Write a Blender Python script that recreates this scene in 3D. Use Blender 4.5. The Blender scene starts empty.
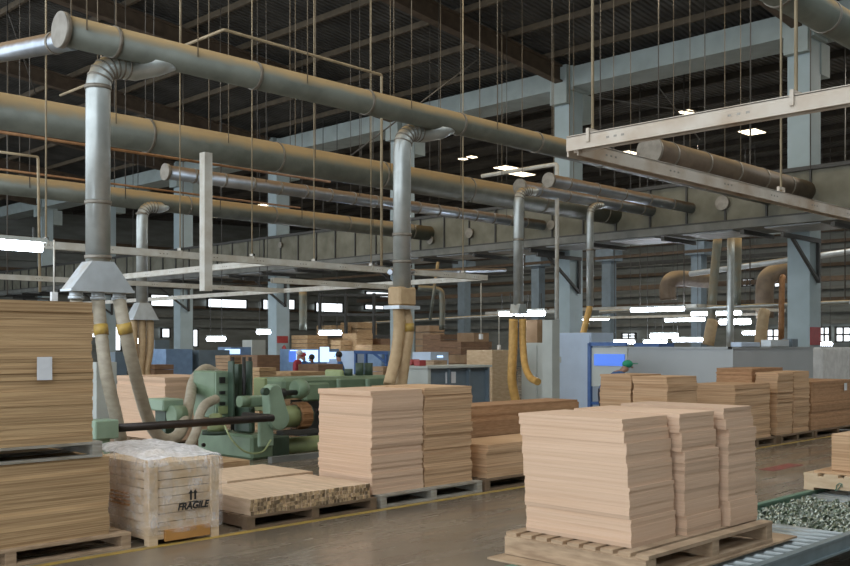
import bpy, bmesh, math, random
from mathutils import Vector, Matrix
random.seed(7)
PI = math.pi
C = bpy.context.scene.collection
# ------------------------------------------------------------------ camera model
F = Vector((0.711, 0.703, 0)); R = Vector((0.703, -0.711, 0)); H = 1.8; FL = 975.0; HY = 345.0
def PD(px, py, D):
    "point seen at (px,py) at forward distance D"
    r = (px-425)/FL
    return F*D + R*(r*D) + Vector((0, 0, H+(HY-py)*D/FL))
def onY(px, Y):
    r = (px-425)/FL; D = Y/(F.y+R.y*r); return D, D*(F.x+R.x*r)
def onX(px, X):
    r = (px-425)/FL; D = X/(F.x+R.x*r); return D, D*(F.y+R.y*r)
def zat(py, D): return H+(HY-py)*D/FL
def PYp(px, py, Y):
    D, X = onY(px, Y); return Vector((X, Y, zat(py, D)))
def PXp(px, py, X):
    D, Y = onX(px, X); return Vector((X, Y, zat(py, D)))
cam = bpy.data.cameras.new('camera'); co = bpy.data.objects.new('camera', cam); C.objects.link(co)
co.location = (0, 0, H); co.rotation_euler = (PI/2, 0, -math.atan2(F.x, F.y))
cam.sensor_width = 36; cam.lens = FL/850*36; cam.shift_y = (HY-283)/850; cam.clip_end = 400
bpy.context.scene.camera = co
# ------------------------------------------------------------------ materials
def mat(name, c1, c2=None, rough=.6, metal=0, scale=6, stretch=(1, 1, 1), bump=0, detail=4, vary=0, dust=None, dustlo=.15, dusthi=.6, spec=.5, coord='Object', contrast=(.35, .65)):
    m = bpy.data.materials.new(name); m.use_nodes = True; nt = m.node_tree; N = nt.nodes; L = nt.links
    b = N['Principled BSDF']; b.inputs['Roughness'].default_value = rough; b.inputs['Metallic'].default_value = metal
    b.inputs['Specular IOR Level'].default_value = spec
    c2 = c2 or tuple(x*.8 for x in c1)
    tc = N.new('ShaderNodeTexCoord'); mp = N.new('ShaderNodeMapping'); mp.inputs['Scale'].default_value = stretch
    L.new(tc.outputs[coord], mp.inputs[0])
    nz = N.new('ShaderNodeTexNoise'); nz.inputs['Scale'].default_value = scale; nz.inputs['Detail'].default_value = detail
    oi = N.new('ShaderNodeObjectInfo')
    va = N.new('ShaderNodeVectorMath'); va.operation = 'ADD'
    L.new(mp.outputs[0], va.inputs[0]); 
    if vary: L.new(oi.outputs['Random'], va.inputs[1])
    L.new(va.outputs[0], nz.inputs['Vector'])
    mr = N.new('ShaderNodeMapRange'); mr.inputs[1].default_value = contrast[0]; mr.inputs[2].default_value = contrast[1]
    L.new(nz.outputs['Fac'], mr.inputs[0])
    mx = N.new('ShaderNodeMix'); mx.data_type = 'RGBA'; mx.inputs[6].default_value = (*c1, 1); mx.inputs[7].default_value = (*c2, 1)
    L.new(mr.outputs[0], mx.inputs[0]); out = mx.outputs[2]
    if vary and stretch[2] > 15:
        gv = N.new('ShaderNodeMapRange'); gv.inputs[1].default_value = .86; gv.inputs[2].default_value = .9; gv.inputs[3].default_value = 1; gv.inputs[4].default_value = .82; L.new(oi.outputs['Random'], gv.inputs[0])
        h0 = N.new('ShaderNodeHueSaturation'); L.new(gv.outputs[0], h0.inputs['Value']); L.new(out, h0.inputs['Color']); out = h0.outputs[0]
    if vary:
        hs = N.new('ShaderNodeHueSaturation'); m2 = N.new('ShaderNodeMapRange')
        m2.inputs[3].default_value = 1-vary; m2.inputs[4].default_value = 1+vary
        L.new(oi.outputs['Random'], m2.inputs[0]); L.new(m2.outputs[0], hs.inputs['Value']); L.new(out, hs.inputs['Color']); out = hs.outputs[0]
    if dust:
        g = N.new('ShaderNodeNewGeometry'); sp = N.new('ShaderNodeSeparateXYZ'); L.new(g.outputs['Normal'], sp.inputs[0])
        ad = N.new('ShaderNodeMath'); ad.operation = 'MULTIPLY_ADD'; ad.inputs[1].default_value = .5; L.new(nz.outputs['Fac'], ad.inputs[0]); L.new(sp.outputs['Z'], ad.inputs[2])
        dr = N.new('ShaderNodeMapRange'); dr.inputs[1].default_value = dustlo+.25; dr.inputs[2].default_value = dusthi+.25; L.new(ad.outputs[0], dr.inputs[0])
        m3 = N.new('ShaderNodeMix'); m3.data_type = 'RGBA'; m3.inputs[7].default_value = (*dust, 1); L.new(out, m3.inputs[6]); L.new(dr.outputs[0], m3.inputs[0]); out = m3.outputs[2]
        mm = N.new('ShaderNodeMapRange'); mm.inputs[3].default_value = metal; mm.inputs[4].default_value = 0; L.new(dr.outputs[0], mm.inputs[0]); L.new(mm.outputs[0], b.inputs['Metallic'])
        mo = N.new('ShaderNodeMapRange'); mo.inputs[3].default_value = rough; mo.inputs[4].default_value = .9; L.new(dr.outputs[0], mo.inputs[0]); L.new(mo.outputs[0], b.inputs['Roughness'])
    L.new(out, b.inputs['Base Color'])
    if bump:
        bp = N.new('ShaderNodeBump'); bp.inputs['Strength'].default_value = bump; bp.inputs['Distance'].default_value = .02
        L.new(nz.outputs['Fac'], bp.inputs['Height']); L.new(bp.outputs[0], b.inputs['Normal'])
    return m
def emis(name, col, s):
    m = bpy.data.materials.new(name); m.use_nodes = True; b = m.node_tree.nodes['Principled BSDF']
    b.inputs['Base Color'].default_value = (*col, 1); b.inputs['Emission Color'].default_value = (*col, 1); b.inputs['Emission Strength'].default_value = s
    return m
DUST = (.40, .285, .14)
M = {}
M['board'] = mat('board', (.64, .43, .26), (.44, .27, .145), .75, scale=3, stretch=(.3, .3, 26), vary=.12, spec=.25)
M['board_pink'] = mat('board_pink', (.66, .465, .325), (.60, .41, .275), .75, scale=3, stretch=(.35, .35, 22), vary=.04, spec=.25)
M['board_dark'] = mat('board_dark', (.56, .385, .21), (.34, .215, .11), .8, scale=3, stretch=(.35, .35, 30), vary=.14, spec=.2)
M['board_red'] = mat('board_red', (.48, .285, .155), (.39, .22, .115), .8, scale=7, stretch=(1, 1, 5), vary=.14, spec=.2)
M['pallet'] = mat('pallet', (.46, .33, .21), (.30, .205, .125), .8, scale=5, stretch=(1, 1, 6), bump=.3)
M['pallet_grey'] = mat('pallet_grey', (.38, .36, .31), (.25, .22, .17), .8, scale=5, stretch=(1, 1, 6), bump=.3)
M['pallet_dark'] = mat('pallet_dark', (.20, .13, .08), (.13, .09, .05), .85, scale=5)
M['stick'] = mat('stick', (.66, .50, .35), (.54, .39, .26), .75, scale=14, stretch=(2, .3, 2), vary=.08)
M['crate'] = mat('crate', (.64, .49, .32), (.54, .39, .24), .75, scale=6, stretch=(1, 1, 4), bump=.2)
M['crate_orange'] = mat('crate_orange', (.50, .25, .07), (.42, .2, .05), .7)
M['duct'] = mat('duct', (.175, .19, .16), (.125, .137, .115), .45, .3, scale=3, dust=DUST, dustlo=-.05, dusthi=.42)
M['duct_shiny'] = mat('duct_shiny', (.45, .50, .56), (.34, .39, .45), .28, .9, scale=3, dust=(.24, .16, .09), dustlo=-.1, dusthi=.35)
M['duct_brown'] = mat('duct_brown', (.17, .13, .09), (.12, .09, .065), .6, .2, scale=3, dust=(.34, .24, .13), dustlo=.2, dusthi=.7)
M['drop'] = mat('drop', (.50, .54, .53), (.40, .43, .42), .36, .6, scale=4, dust=DUST, dustlo=.2, dusthi=.7)
M['hood'] = mat('hood', (.60, .66, .70), (.50, .55, .58), .4, .4, scale=4, dust=DUST, dustlo=.5, dusthi=.9)
M['seam'] = mat('seam', (.28, .26, .22), (.2, .18, .15), .5, .5)
M['hose'] = mat('hose', (.42, .375, .29), (.33, .295, .225), .6, scale=8, stretch=(1, 1, 2))
M['hose_tan'] = mat('hose_tan', (.52, .38, .22), (.44, .31, .17), .6, scale=8)
M['hose_orange'] = mat('hose_orange', (.66, .40, .12), (.52, .30, .08), .5, scale=8)
M['yellow'] = mat('yellow', (.50, .33, .06), (.33, .23, .08), .5, scale=5)
M['concrete'] = mat('concrete', (.36, .42, .41), (.30, .35, .34), .8, scale=1.5)
M['column'] = mat('column', (.38, .47, .50), (.33, .41, .43), .7, scale=1.2)
M['gutter'] = mat('gutter', (.20, .195, .15), (.13, .125, .09), .7, .1, scale=1.6, bump=.15, dust=(.2, .15, .09))
M['platform'] = mat('platform', (.19, .195, .18), (.13, .135, .12), .7, scale=2)
M['platform_panel'] = mat('platform_panel', (.38, .40, .41), (.28, .3, .3), .5, scale=2)
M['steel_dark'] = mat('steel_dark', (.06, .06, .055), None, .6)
M['rafter'] = mat('rafter', (.11, .078, .05), (.075, .052, .034), .8, scale=3)
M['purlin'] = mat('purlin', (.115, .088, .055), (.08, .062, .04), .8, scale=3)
M['purlin_shade'] = mat('purlin_shade', (.04, .032, .022), (.025, .02, .015), .9, scale=3)  # darker copy of purlin, the far bay's gloom put into its colour
M['strut'] = mat('strut', (.60, .60, .55), (.48, .45, .38), .6, scale=4, dust=(.42, .33, .22), dustlo=.5, dusthi=.9)
M['strut_rust'] = mat('strut_rust', (.52, .46, .38), (.36, .26, .17), .65, scale=3, contrast=(.4, .7))
M['rod'] = mat('rod', (.46, .38, .25), (.32, .26, .17), .6, .2, scale=3)
M['rod_dusty'] = mat('rod_dusty', (.22, .18, .125), None, .6, .2)
M['rod_grey'] = mat('rod_grey', (.12, .11, .095), None, .6, .2)
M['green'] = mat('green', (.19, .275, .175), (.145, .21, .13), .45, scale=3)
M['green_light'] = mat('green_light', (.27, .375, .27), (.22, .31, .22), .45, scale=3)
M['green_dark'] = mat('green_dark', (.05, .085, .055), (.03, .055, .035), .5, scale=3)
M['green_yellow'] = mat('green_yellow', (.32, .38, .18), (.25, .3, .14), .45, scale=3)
M['brass'] = mat('brass', (.34, .18, .08), (.24, .12, .05), .5, .3)
M['black'] = mat('black', (.02, .02, .02), None, .45)
M['bar'] = mat('bar', (.05, .04, .035), None, .4, .5)
M['cab_grey'] = mat('cab_grey', (.48, .52, .49), (.42, .455, .43), .5, scale=2)
M['cab_blue'] = mat('cab_blue', (.52, .64, .80), (.46, .57, .72), .5, scale=2)
M['cab_dark'] = mat('cab_dark', (.15, .20, .24), (.12, .16, .19), .5, scale=2)
M['blue'] = mat('blue', (.05, .13, .35), None, .45)
M['booth'] = mat('booth', (.20, .32, .50), (.16, .26, .42), .5)
M['partition'] = mat('partition', (.44, .48, .50), (.40, .44, .46), .6, scale=1)
M['white'] = mat('white', (.75, .76, .75), None, .6)
M['paper'] = mat('paper', (.72, .74, .76), (.65, .67, .70), .7)
M['red'] = mat('red', (.38, .05, .05), None, .5)
M['cardboard'] = mat('cardboard', (.36, .24, .14), (.28, .18, .10), .8, scale=3)
M['pack'] = mat('pack', (.50, .35, .19), (.36, .22, .11), .8, scale=5, stretch=(1, 1, 8))
M['pack_brown'] = mat('pack_brown', (.24, .14, .08), (.17, .10, .06), .8, scale=5, stretch=(1, 1, 6))
M['conveyor'] = mat('conveyor', (.17, .22, .235), (.13, .17, .18), .5, .1)
M['roller'] = mat('roller', (.38, .42, .42), (.30, .33, .33), .4, .45)
M['conv_green'] = mat('conv_green', (.12, .22, .15), None, .5)
M['wheel'] = mat('wheel', (.50, .54, .48), (.16, .20, .13), .3, .75, scale=30, contrast=(.42, .58))
M['skin'] = mat('skin', (.38, .22, .15), None, .6)
M['shirt_blue'] = mat('shirt_blue', (.04, .13, .34), None, .8)
M['shirt_red'] = mat('shirt_red', (.40, .05, .07), None, .8)
M['trousers'] = mat('trousers', (.04, .04, .06), None, .8)
M['cap_green'] = mat('cap_green', (.02, .30, .16), None, .7)
M['hair'] = mat('hair', (.02, .016, .014), None, .6)
M['tube_lamp'] = emis('tube_lamp', (.80, .88, 1.0), 26)
M['screen'] = emis('screen', (.08, .20, .75), .55)
M['screen_pale'] = emis('screen_pale', (.45, .66, 1.0), 1.3)
M['window_light'] = emis('window_light', (.88, .95, 1.0), 2.0)
M['skylight'] = emis('skylight', (1.0, .86, .62), 3.0)
# roof sheet: corrugated, dark
def roofmat():
    m = mat('roof_sheet', (.085, .084, .075), (.04, .039, .035), .85, scale=.9, coord='Object')
    nt = m.node_tree; N = nt.nodes; L = nt.links; tc = N.new('ShaderNodeTexCoord'); w = N.new('ShaderNodeTexWave')
    w.inputs['Scale'].default_value = 1.6; w.bands_direction = 'Y'; L.new(tc.outputs['Object'], w.inputs[0])
    b = N.new('ShaderNodeBump'); b.inputs['Distance'].default_value = .1; L.new(w.outputs['Fac'], b.inputs['Height']); L.new(b.outputs[0], N['Principled BSDF'].inputs['Normal'])
    return m
M['roof'] = roofmat()
def floormat():
    m = mat('floor_concrete', (.23, .19, .14), (.16, .13, .098), .3, scale=.7, stretch=(1, 1, 1), detail=6, coord='Object', spec=.6)
    nt = m.node_tree; N = nt.nodes; L = nt.links; tc = N.new('ShaderNodeTexCoord'); mp = N.new('ShaderNodeMapping'); mp.inputs['Scale'].default_value = (.5, 3, 1)
    n = N.new('ShaderNodeTexNoise'); n.inputs['Scale'].default_value = 1.3; n.inputs['Detail'].default_value = 6
    L.new(tc.outputs['Object'], mp.inputs[0]); L.new(mp.outputs[0], n.inputs['Vector'])
    r = N.new('ShaderNodeMapRange'); r.inputs[1].default_value = .3; r.inputs[2].default_value = .7; r.inputs[3].default_value = .10; r.inputs[4].default_value = .34
    L.new(n.outputs['Fac'], r.inputs[0]); L.new(r.outputs[0], N['Principled BSDF'].inputs['Roughness'])
    return m
M['floor'] = floormat()
M['stick_end'] = mat('stick_end', (.50, .36, .20), (.20, .13, .07), .8, scale=25, vary=.55)
M['wall_far'] = mat('wall_far', (.19, .205, .195), (.13, .14, .125), .8, scale=.5, stretch=(1, 1, 5))
def filmmat():
    m = bpy.data.materials.new('plastic_film'); m.use_nodes = True; nt = m.node_tree; N = nt.nodes; L = nt.links; N.clear()
    o = N.new('ShaderNodeOutputMaterial'); t = N.new('ShaderNodeBsdfTransparent'); p = N.new('ShaderNodeBsdfPrincipled')
    p.inputs['Base Color'].default_value = (.97, .97, 1, 1); p.inputs['Roughness'].default_value = .22
    tc = N.new('ShaderNodeTexCoord'); mp = N.new('ShaderNodeMapping'); mp.inputs['Scale'].default_value = (3, 3, 1.2); n = N.new('ShaderNodeTexNoise'); n.inputs['Scale'].default_value = 3.5; n.inputs['Detail'].default_value = 5; n.inputs['Distortion'].default_value = 1.2
    L.new(tc.outputs['Object'], mp.inputs[0]); L.new(mp.outputs[0], n.inputs['Vector'])
    b = N.new('ShaderNodeBump'); b.inputs['Distance'].default_value = .06; b.inputs['Strength'].default_value = .8; L.new(n.outputs['Fac'], b.inputs['Height']); L.new(b.outputs[0], p.inputs['Normal'])
    g = N.new('ShaderNodeNewGeometry'); s = N.new('ShaderNodeSeparateXYZ'); L.new(g.outputs['True Normal'], s.inputs[0])
    r = N.new('ShaderNodeMapRange'); r.inputs[1].default_value = .35; r.inputs[2].default_value = .75; r.inputs[3].default_value = .02; r.inputs[4].default_value = .30; L.new(n.outputs['Fac'], r.inputs[0])
    a = N.new('ShaderNodeMath'); a.operation = 'MULTIPLY_ADD'; a.inputs[1].default_value = .7; a.use_clamp = True; L.new(s.outputs['Z'], a.inputs[0]); L.new(r.outputs[0], a.inputs[2])
    mx = N.new('ShaderNodeMixShader'); L.new(a.outputs[0], mx.inputs[0]); L.new(t.outputs[0], mx.inputs[1]); L.new(p.outputs[0], mx.inputs[2]); L.new(mx.outputs[0], o.inputs[0])
    return m
M['film'] = filmmat()
# ------------------------------------------------------------------ geometry helpers
class MB:
    def __init__(s): s.bm = bmesh.new()
    def box(s, x0, x1, y0, y1, z0, z1, m=None, bev=0):
        v = [Vector((x, y, z)) for z in (z0, z1) for y in (y0, y1) for x in (x0, x1)]
        if m: v = [m @ p for p in v]
        b = [s.bm.verts.new(p) for p in v]
        for f in ((0, 2, 3, 1), (4, 5, 7, 6), (0, 1, 5, 4), (2, 6, 7, 3), (0, 4, 6, 2), (1, 3, 7, 5)): s.bm.faces.new([b[i] for i in f])
        return s
    def prism(s, pts, y0, y1, axis='Y'):
        "pts are (x,z) outline extruded along y (or (y,z) along x)"
        mk = (lambda a, z, d: (a, d, z)) if axis == 'Y' else (lambda a, z, d: (d, a, z))
        if axis == 'Z': mk = lambda a, b, d: (a, b, d)
        A = [s.bm.verts.new(mk(a, z, y0)) for a, z in pts]; B = [s.bm.verts.new(mk(a, z, y1)) for a, z in pts]
        s.bm.faces.new(A); s.bm.faces.new(B[::-1]); n = len(pts)
        for i in range(n): s.bm.faces.new([A[i], B[i], B[(i+1) % n], A[(i+1) % n]])
        return s
    def tube(s, path, r, n=14, caps=True):
        path = [Vector(p) for p in path]; rr = r if isinstance(r, (list, tuple)) else [r]*len(path)
        rings = []; up = None
        for i, p in enumerate(path):
            t = ((path[min(i+1, len(path)-1)]-path[max(i-1, 0)])).normalized()
            if up is None: up = t.orthogonal().normalized()
            up = (up - t*up.dot(t)).normalized(); sd = t.cross(up)
            rings.append([s.bm.verts.new(p+(up*math.cos(2*PI*k/n)+sd*math.sin(2*PI*k/n))*rr[i]) for k in range(n)])
        for a, b in zip(rings, rings[1:]):
            for k in range(n):
                f = s.bm.faces.new([a[k], a[(k+1) % n], b[(k+1) % n], b[k]]); f.smooth = True
        if caps: s.bm.faces.new(rings[0][::-1]); s.bm.faces.new(rings[-1])
        return s
    def bar(s, a, b, w, h=None):
        a = Vector(a); b = Vector(b); h = h or w; t = (b-a).normalized(); u = Vector((0, 0, 1)) if abs(t.z) < .95 else Vector((0, 1, 0))
        sd = t.cross(u).normalized(); u = sd.cross(t)
        A = [s.bm.verts.new(a+sd*i*w/2+u*j*h/2) for i, j in ((-1, -1), (1, -1), (1, 1), (-1, 1))]; B = [s.bm.verts.new(b+sd*i*w/2+u*j*h/2) for i, j in ((-1, -1), (1, -1), (1, 1), (-1, 1))]
        s.bm.faces.new(A[::-1]); s.bm.faces.new(B)
        for i in range(4): s.bm.faces.new([A[i], A[(i+1) % 4], B[(i+1) % 4], B[i]])
        return s
    def sphere(s, c, r, sc=(1, 1, 1), n=12):
        m = Matrix.Translation(c) @ Matrix.Diagonal((sc[0]*r, sc[1]*r, sc[2]*r, 1))
        q = bmesh.ops.create_uvsphere(s.bm, u_segments=n, v_segments=max(6, n*2//3), radius=1, matrix=m)
        for v in q['verts']:
            for f in v.link_faces: f.smooth = True
        return s
def props(o, label=None, cat=None, group=None, kind=None):
    if label: o['label'] = label
    if cat: o['category'] = cat
    if group: o['group'] = group
    if kind: o['kind'] = kind
    return o
def obj(name, mb, m, parent=None, loc=None, bev=0, label=None, **kw):
    bm = mb.bm; bmesh.ops.recalc_face_normals(bm, faces=bm.faces)
    if bev: bmesh.ops.bevel(bm, geom=[e for e in bm.edges], offset=bev, segments=1, affect='EDGES', clamp_overlap=True)
    par_loc = Vector(parent['_o']) if parent and '_o' in parent else Vector((0, 0, 0))
    c = Vector(loc) if loc is not None else None
    if c is None:
        vs = [v.co for v in bm.verts]
        c = Vector([(min(v[i] for v in vs)+max(v[i] for v in vs))/2 for i in range(2)]+[min(v[2] for v in vs)])
    bmesh.ops.translate(bm, verts=bm.verts, vec=-c)
    me = bpy.data.meshes.new(name); bm.to_mesh(me); bm.free(); me.materials.append(M[m] if isinstance(m, str) else m)
    o = bpy.data.objects.new(name, me); C.objects.link(o); o.location = c
    if parent:
        o.parent = parent; w = Vector((0, 0, 0)); p = parent
        while p: w += p.location; p = p.parent
        o.location = c-w
    return props(o, label, **kw)
def thing(name, loc, label, cat, group=None):
    o = bpy.data.objects.new(name, None); C.objects.link(o); o.location = loc; o.empty_display_size = .1
    return props(o, label, cat, group)
def copy_tree(o, parent=None):
    c = o.copy(); C.objects.link(c); c.parent = parent
    for ch in list(o.children): copy_tree(ch, c)
    return c
def struct(name, mb, m, parent=None, **kw):
    return obj(name, mb, m, parent, kind='structure', **kw)
def smooth(pts, n=8):
    "Catmull-Rom through points"
    P = [Vector(p) for p in pts]; P = [2*P[0]-P[1]]+P+[2*P[-1]-P[-2]]; out = []
    for i in range(1, len(P)-2):
        for k in range(n):
            t = k/n; a, b, c, d = P[i-1:i+3]
            out.append(.5*((2*b)+(c-a)*t+(2*a-5*b+4*c-d)*t*t+(3*b-a-3*c+d)*t**3))
    return out+[P[-2]]
# ------------------------------------------------------------------ setting
XC, XG = 26.2, 25.0
COLY = [11.2, 19.2, 27.2, 35.2, 43.2, 51.2, 59.2]
def roofz(x): return 11.1+.1*(26.6-x) if x < 26.6 else 11.1+.03*(x-26.6)
struct('floor', MB().box(-8, 75, -8, 75, -.2, 0), 'floor', loc=(0, 0, 0))
b = MB(); X0, X1 = -2.0, 75
b.prism([(X0, roofz(X0)), (26.6, roofz(26.6)), (X1, roofz(X1)), (X1, roofz(X1)+.15), (26.6, roofz(26.6)+.15), (X0, roofz(X0)+.15)], 0, 75)
struct('ceiling', b, 'roof', loc=(0, 0, 0))
struct('wall_back', MB().box(-2, 75, 68, 68.3, 0, 13), 'wall_far')
struct('wall_right', MB().box(64, 64.3, 2, 68, 0, 13), 'wall_far')
struct('wall_light_block', MB().box(-8, 75, -6.3, -6, 0, 13), 'wall_far')  # unseen wall behind the camera, added to block light from -Y
tn = 0
def trim(mb, m, base='trim', **kw):
    global tn; tn += 1; return struct('%s_%d' % (base, tn), mb, m, **kw)
trim(MB().box(-1, 26, 7.78, 7.86, 0, .004), 'yellow')
e = MB(); p = PD(783, 467, 14.4); e.box(p.x-.55, p.x+.45, p.y-.12, p.y+.12, 0, .004); trim(e, mat('floor_red', (.30, .055, .045), (.2, .075, .06), .4, scale=9))
# rafters on the column rows, purlins along them
for Y in COLY:
    r = MB(); x0, x1 = 8, 26.9
    for w, a, c in ((.30, -.06, 0), (.09, -.5, -.06), (.30, -.56, -.5)):
        r.prism([(x0, roofz(x0)-.2+a), (x1, roofz(x1)-.2+a), (x1, roofz(x1)-.2+c), (x0, roofz(x0)-.2+c)], Y+.25-w/2, Y+.25+w/2)
    trim(r, 'rafter')
for i in range(9):
    x = 25.2-2.1*i; trim(MB().box(x-.05, x+.05, 6, 66, roofz(x)-.2, roofz(x)-.02), 'purlin')
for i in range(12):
    x = 28.5+3*i; trim(MB().box(x-.06, x+.06, 6, 66, roofz(x)-.25, roofz(x)-.02), 'purlin_shade')
# far roof skylights seen between beams
wn = 0
for px, py, w, l in ((752, 132, 1.2, 1.6), (733, 115, 1.0, 2.0), (506, 168, 1.3, 1.6), (521, 174, 1.3, 2.2), (428, 190, 1.3, 1.8), (629, 153, .9, 1.4), (322, 191, .8, 1.2), (265, 205, .8, 1.2), (216, 217, .8, .8), (291, 236, .5, .5), (463, 159, .5, .6), (472, 157, .5, .7), (690, 113, .8, 1.6)):
    z = 11.2; D = (z-H)*FL/(HY-py)
    p = PD(px, py, D); z = min(roofz(p.x)-.03, z); wn += 1
    D = (z-H)*FL/(HY-py); p = PD(px, py, D)
    z = p.z; w *= .65; l *= .65
    f = struct('window_%d' % wn, MB().box(p.x-l/2, p.x+l/2, p.y-w/2, p.y+w/2, z-.02, z+.01), 'skylight')
    struct('window_frame', MB().box(p.x-l/2-.06, p.x+l/2+.06, p.y-w/2-.06, p.y+w/2+.06, z+.01, z+.05), 'purlin', f)
# columns + ring beam
for i, Y in enumerate(COLY):
    c = MB().box(XC, XC+.72, Y, Y+.62, 0, 10.2)
    o = trim(c, 'column'); o['label'] = 'pale blue painted concrete column'
    h = MB().box(XC-.25, XC+.0, Y-.05, Y+.62, 9.75, 11.0).box(XC, XC+.95, Y-.12, Y+.7, 10.2, 11.0).box(XC+.72, XC+1.3, Y-.02, Y+.6, 9.3, 10.2)
    trim(h, 'concrete')
b = MB().box(XC-.02, XC+.5, 2, 66, 10.3, 10.95).box(XC+.5, XC+1.3, 2, 66, 10.3, 10.5); trim(b, 'concrete')
# duct-gallery (rectangular plenum on platform) along Y
b = MB().box(XG, XG+1.15, 2, 64, 5.2, 6.38); trim(b, 'gutter')
b = MB(); y = 2.3
while y < 64: b.box(XG-.05, XG, y, y+.05, 5.2, 6.42); y += 1.19
b.box(XG-.09, XG+.03, 2, 64, 6.34, 6.44).box(XG-.09, XG+.03, 2, 64, 5.14, 5.24); trim(b, 'steel_dark')
trim(MB().box(XG-.5, XC, 2, 64, 4.92, 5.12), 'platform')
trim(MB().box(XG-.62, XG-.5, 2, 64, 4.92, 5.12), 'platform')
b = MB(); y = 3
while y < 62: b.box(XG-.45, XC-.1, y, y+1.5, 4.88, 4.915); y += 2.4
trim(b, 'platform_panel')
b = MB(); y = 2.6
while y < 62: b.box(XG-.6, XC, y, y+.1, 4.76, 4.875); y += 2.4
trim(b, 'steel_dark')
for Y in COLY:
    b = MB().box(XG-.6, XC+.55, Y-.09, Y-.01, 4.60, 4.72).box(XC+.4, XC+.5, Y-.09, Y-.01, 3.5, 4.6).bar((XG+.0, Y-.05, 4.62), (XC+.45, Y-.05, 3.55), .08)
    trim(b, 'steel_dark')
# deeper structure: second row of columns and horizontal beams/pipes
X2 = 48
for px in (461, 535, 606, 696):
    D, Y = onX(px, X2); trim(MB().box(X2, X2+.62, Y-.3, Y+.3, 0, 7.4).box(X2-.2, X2+.8, Y-.6, Y+.6, 6.7, 7.4), 'cab_dark')
for x, z, w, m in ((X2, 7.5, .5, 'concrete'), (38, 7.2, .16, 'rafter'), (42, 6.2, .14, 'rafter'), (54, 6.9, .22, 'steel_dark'), (58, 5.6, .3, 'rafter'), (33, 7.6, .12, 'rafter')):
    trim(MB().box(x, x+w, 2, 66, z, z+w), m)
for i in range(9):
    z = 3.2+.75*i; trim(MB().box(63.7, 64, 2, 66, z, z+.22), ('platform', 'wall_far', 'rafter')[i % 3])
    trim(MB().box(2, 63, 67.7, 68, z, z+.22), ('wall_far', 'platform', 'rafter')[i % 3])
# daylight windows in far walls
def win(px0, px1, py0, py1, wall, mull=0):
    global wn
    if wall == 'Y':
        a = PYp(px0, py0, 67.6); c = PYp(px1, py1, 67.6); q = (min(a.x, c.x), max(a.x, c.x)); z0, z1 = sorted((a.z, c.z))
        g = MB().box(q[0], q[1], 67.6, 67.66, z0, z1); f = MB()
        for x in (q[0]-.12, q[1]): f.box(x, x+.12, 67.5, 67.68, z0-.1, z1+.1)
        for z in (z0-.1, z1): f.box(q[0]-.12, q[1]+.12, 67.5, 67.68, z, z+.1)
        for k in range(mull): x = q[0]+(k+1)*(q[1]-q[0])/(mull+1); f.box(x-.05, x+.05, 67.52, 67.6, z0, z1)
    else:
        a = PXp(px0, py0, 63.6); c = PXp(px1, py1, 63.6); q = (min(a.y, c.y), max(a.y, c.y)); z0, z1 = sorted((a.z, c.z))
        g = MB().box(63.6, 63.66, q[0], q[1], z0, z1); f = MB()
        for y in (q[0]-.12, q[1]): f.box(63.5, 63.68, y, y+.12, z0-.1, z1+.1)
        for z in (z0-.1, z1): f.box(63.5, 63.68, q[0]-.12, q[1]+.12, z, z+.1)
        for k in range(mull): y = q[0]+(k+1)*(q[1]-q[0])/(mull+1); f.box(63.52, 63.6, y-.05, y+.05, z0, z1)
        f.box(63.52, 63.6, q[0], q[1], (z0+z1)/2-.05, (z0+z1)/2+.05)
    wn += 1; w = struct('window_%d' % wn, g, 'window_light'); struct('window_frame', f, 'steel_dark', w)
for a in ((151, 173, 295, 306), (208, 246, 299, 308), (263, 268, 300, 309), (288, 294, 300, 309), (316, 342, 303, 312), (365, 373, 305, 309), (375, 383, 306, 309), (366, 388, 292, 297), (162, 169, 329, 337), (90, 97, 327, 337), (112, 120, 327, 350), (193, 197, 330, 346)): win(*a, 'Y')
for a in ((743, 752, 280, 285), (766, 783, 280, 286), (820, 829, 328, 341), (837, 850, 328, 341), (768, 779, 330, 343), (623, 635, 334, 338)): win(*a, 'X', 1)

# ------------------------------------------------------------------ ducts
def duct(name, Y, z, r, xa, xb, m, label, seams=2.2, capL=True, group=None, cat='duct'):
    t = thing(name, ((xa+xb)/2, Y, z-r), label, cat, group)
    obj('pipe', MB().tube([(xa, Y, z), (xb, Y, z)], r, 28), m, t)
    x = xa+.7
    while x < xb-.3:
        obj('joint_ring', MB().tube([(x-.025, Y, z), (x+.025, Y, z)], r+.012, 28), 'seam', t); x += seams
    if capL: obj('end_cap', MB().tube([(xa-.04, Y, z), (xa+.03, Y, z)], r+.03, 28), 'seam', t)
    return t
def elbowpath(a, corner, b, rad, n=8):
    a, c, b = Vector(a), Vector(corner), Vector(b); u = (a-c).normalized(); v = (b-c).normalized(); p0 = c+u*rad; p1 = c+v*rad
    mid = [(p0*(1-t)**2+c*2*t*(1-t)+p1*t*t) for t in [k/n for k in range(n+1)]]
    return [a]+mid+[b]
ZD = 5.74
Y1, Y2, Y2b, Y3, Y4, Y5, Yb, Yr = 11.8, 16.7, 19.4, 24.5, 14.1, 15.4, 10.8, 5.0
D, xa = onY(62, Y1)
L1 = duct('extraction_duct', Y1, 5.74, .195, xa, XG, 'duct', 'long dusty metal duct with capped end, highest at upper left')
D, x2a = onY(-60, Y2); duct('extraction_duct', Y2, 5.76, .31, x2a, XG, 'duct', 'thickest dusty duct, crossing below the capped one from the left edge', 3)
D, x3 = onY(-60, Y3); duct('extraction_duct', Y3, 5.80, .26, x3, XG, 'duct', 'lowest long dusty duct on the left, feeding the small far hood', 3)
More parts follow.
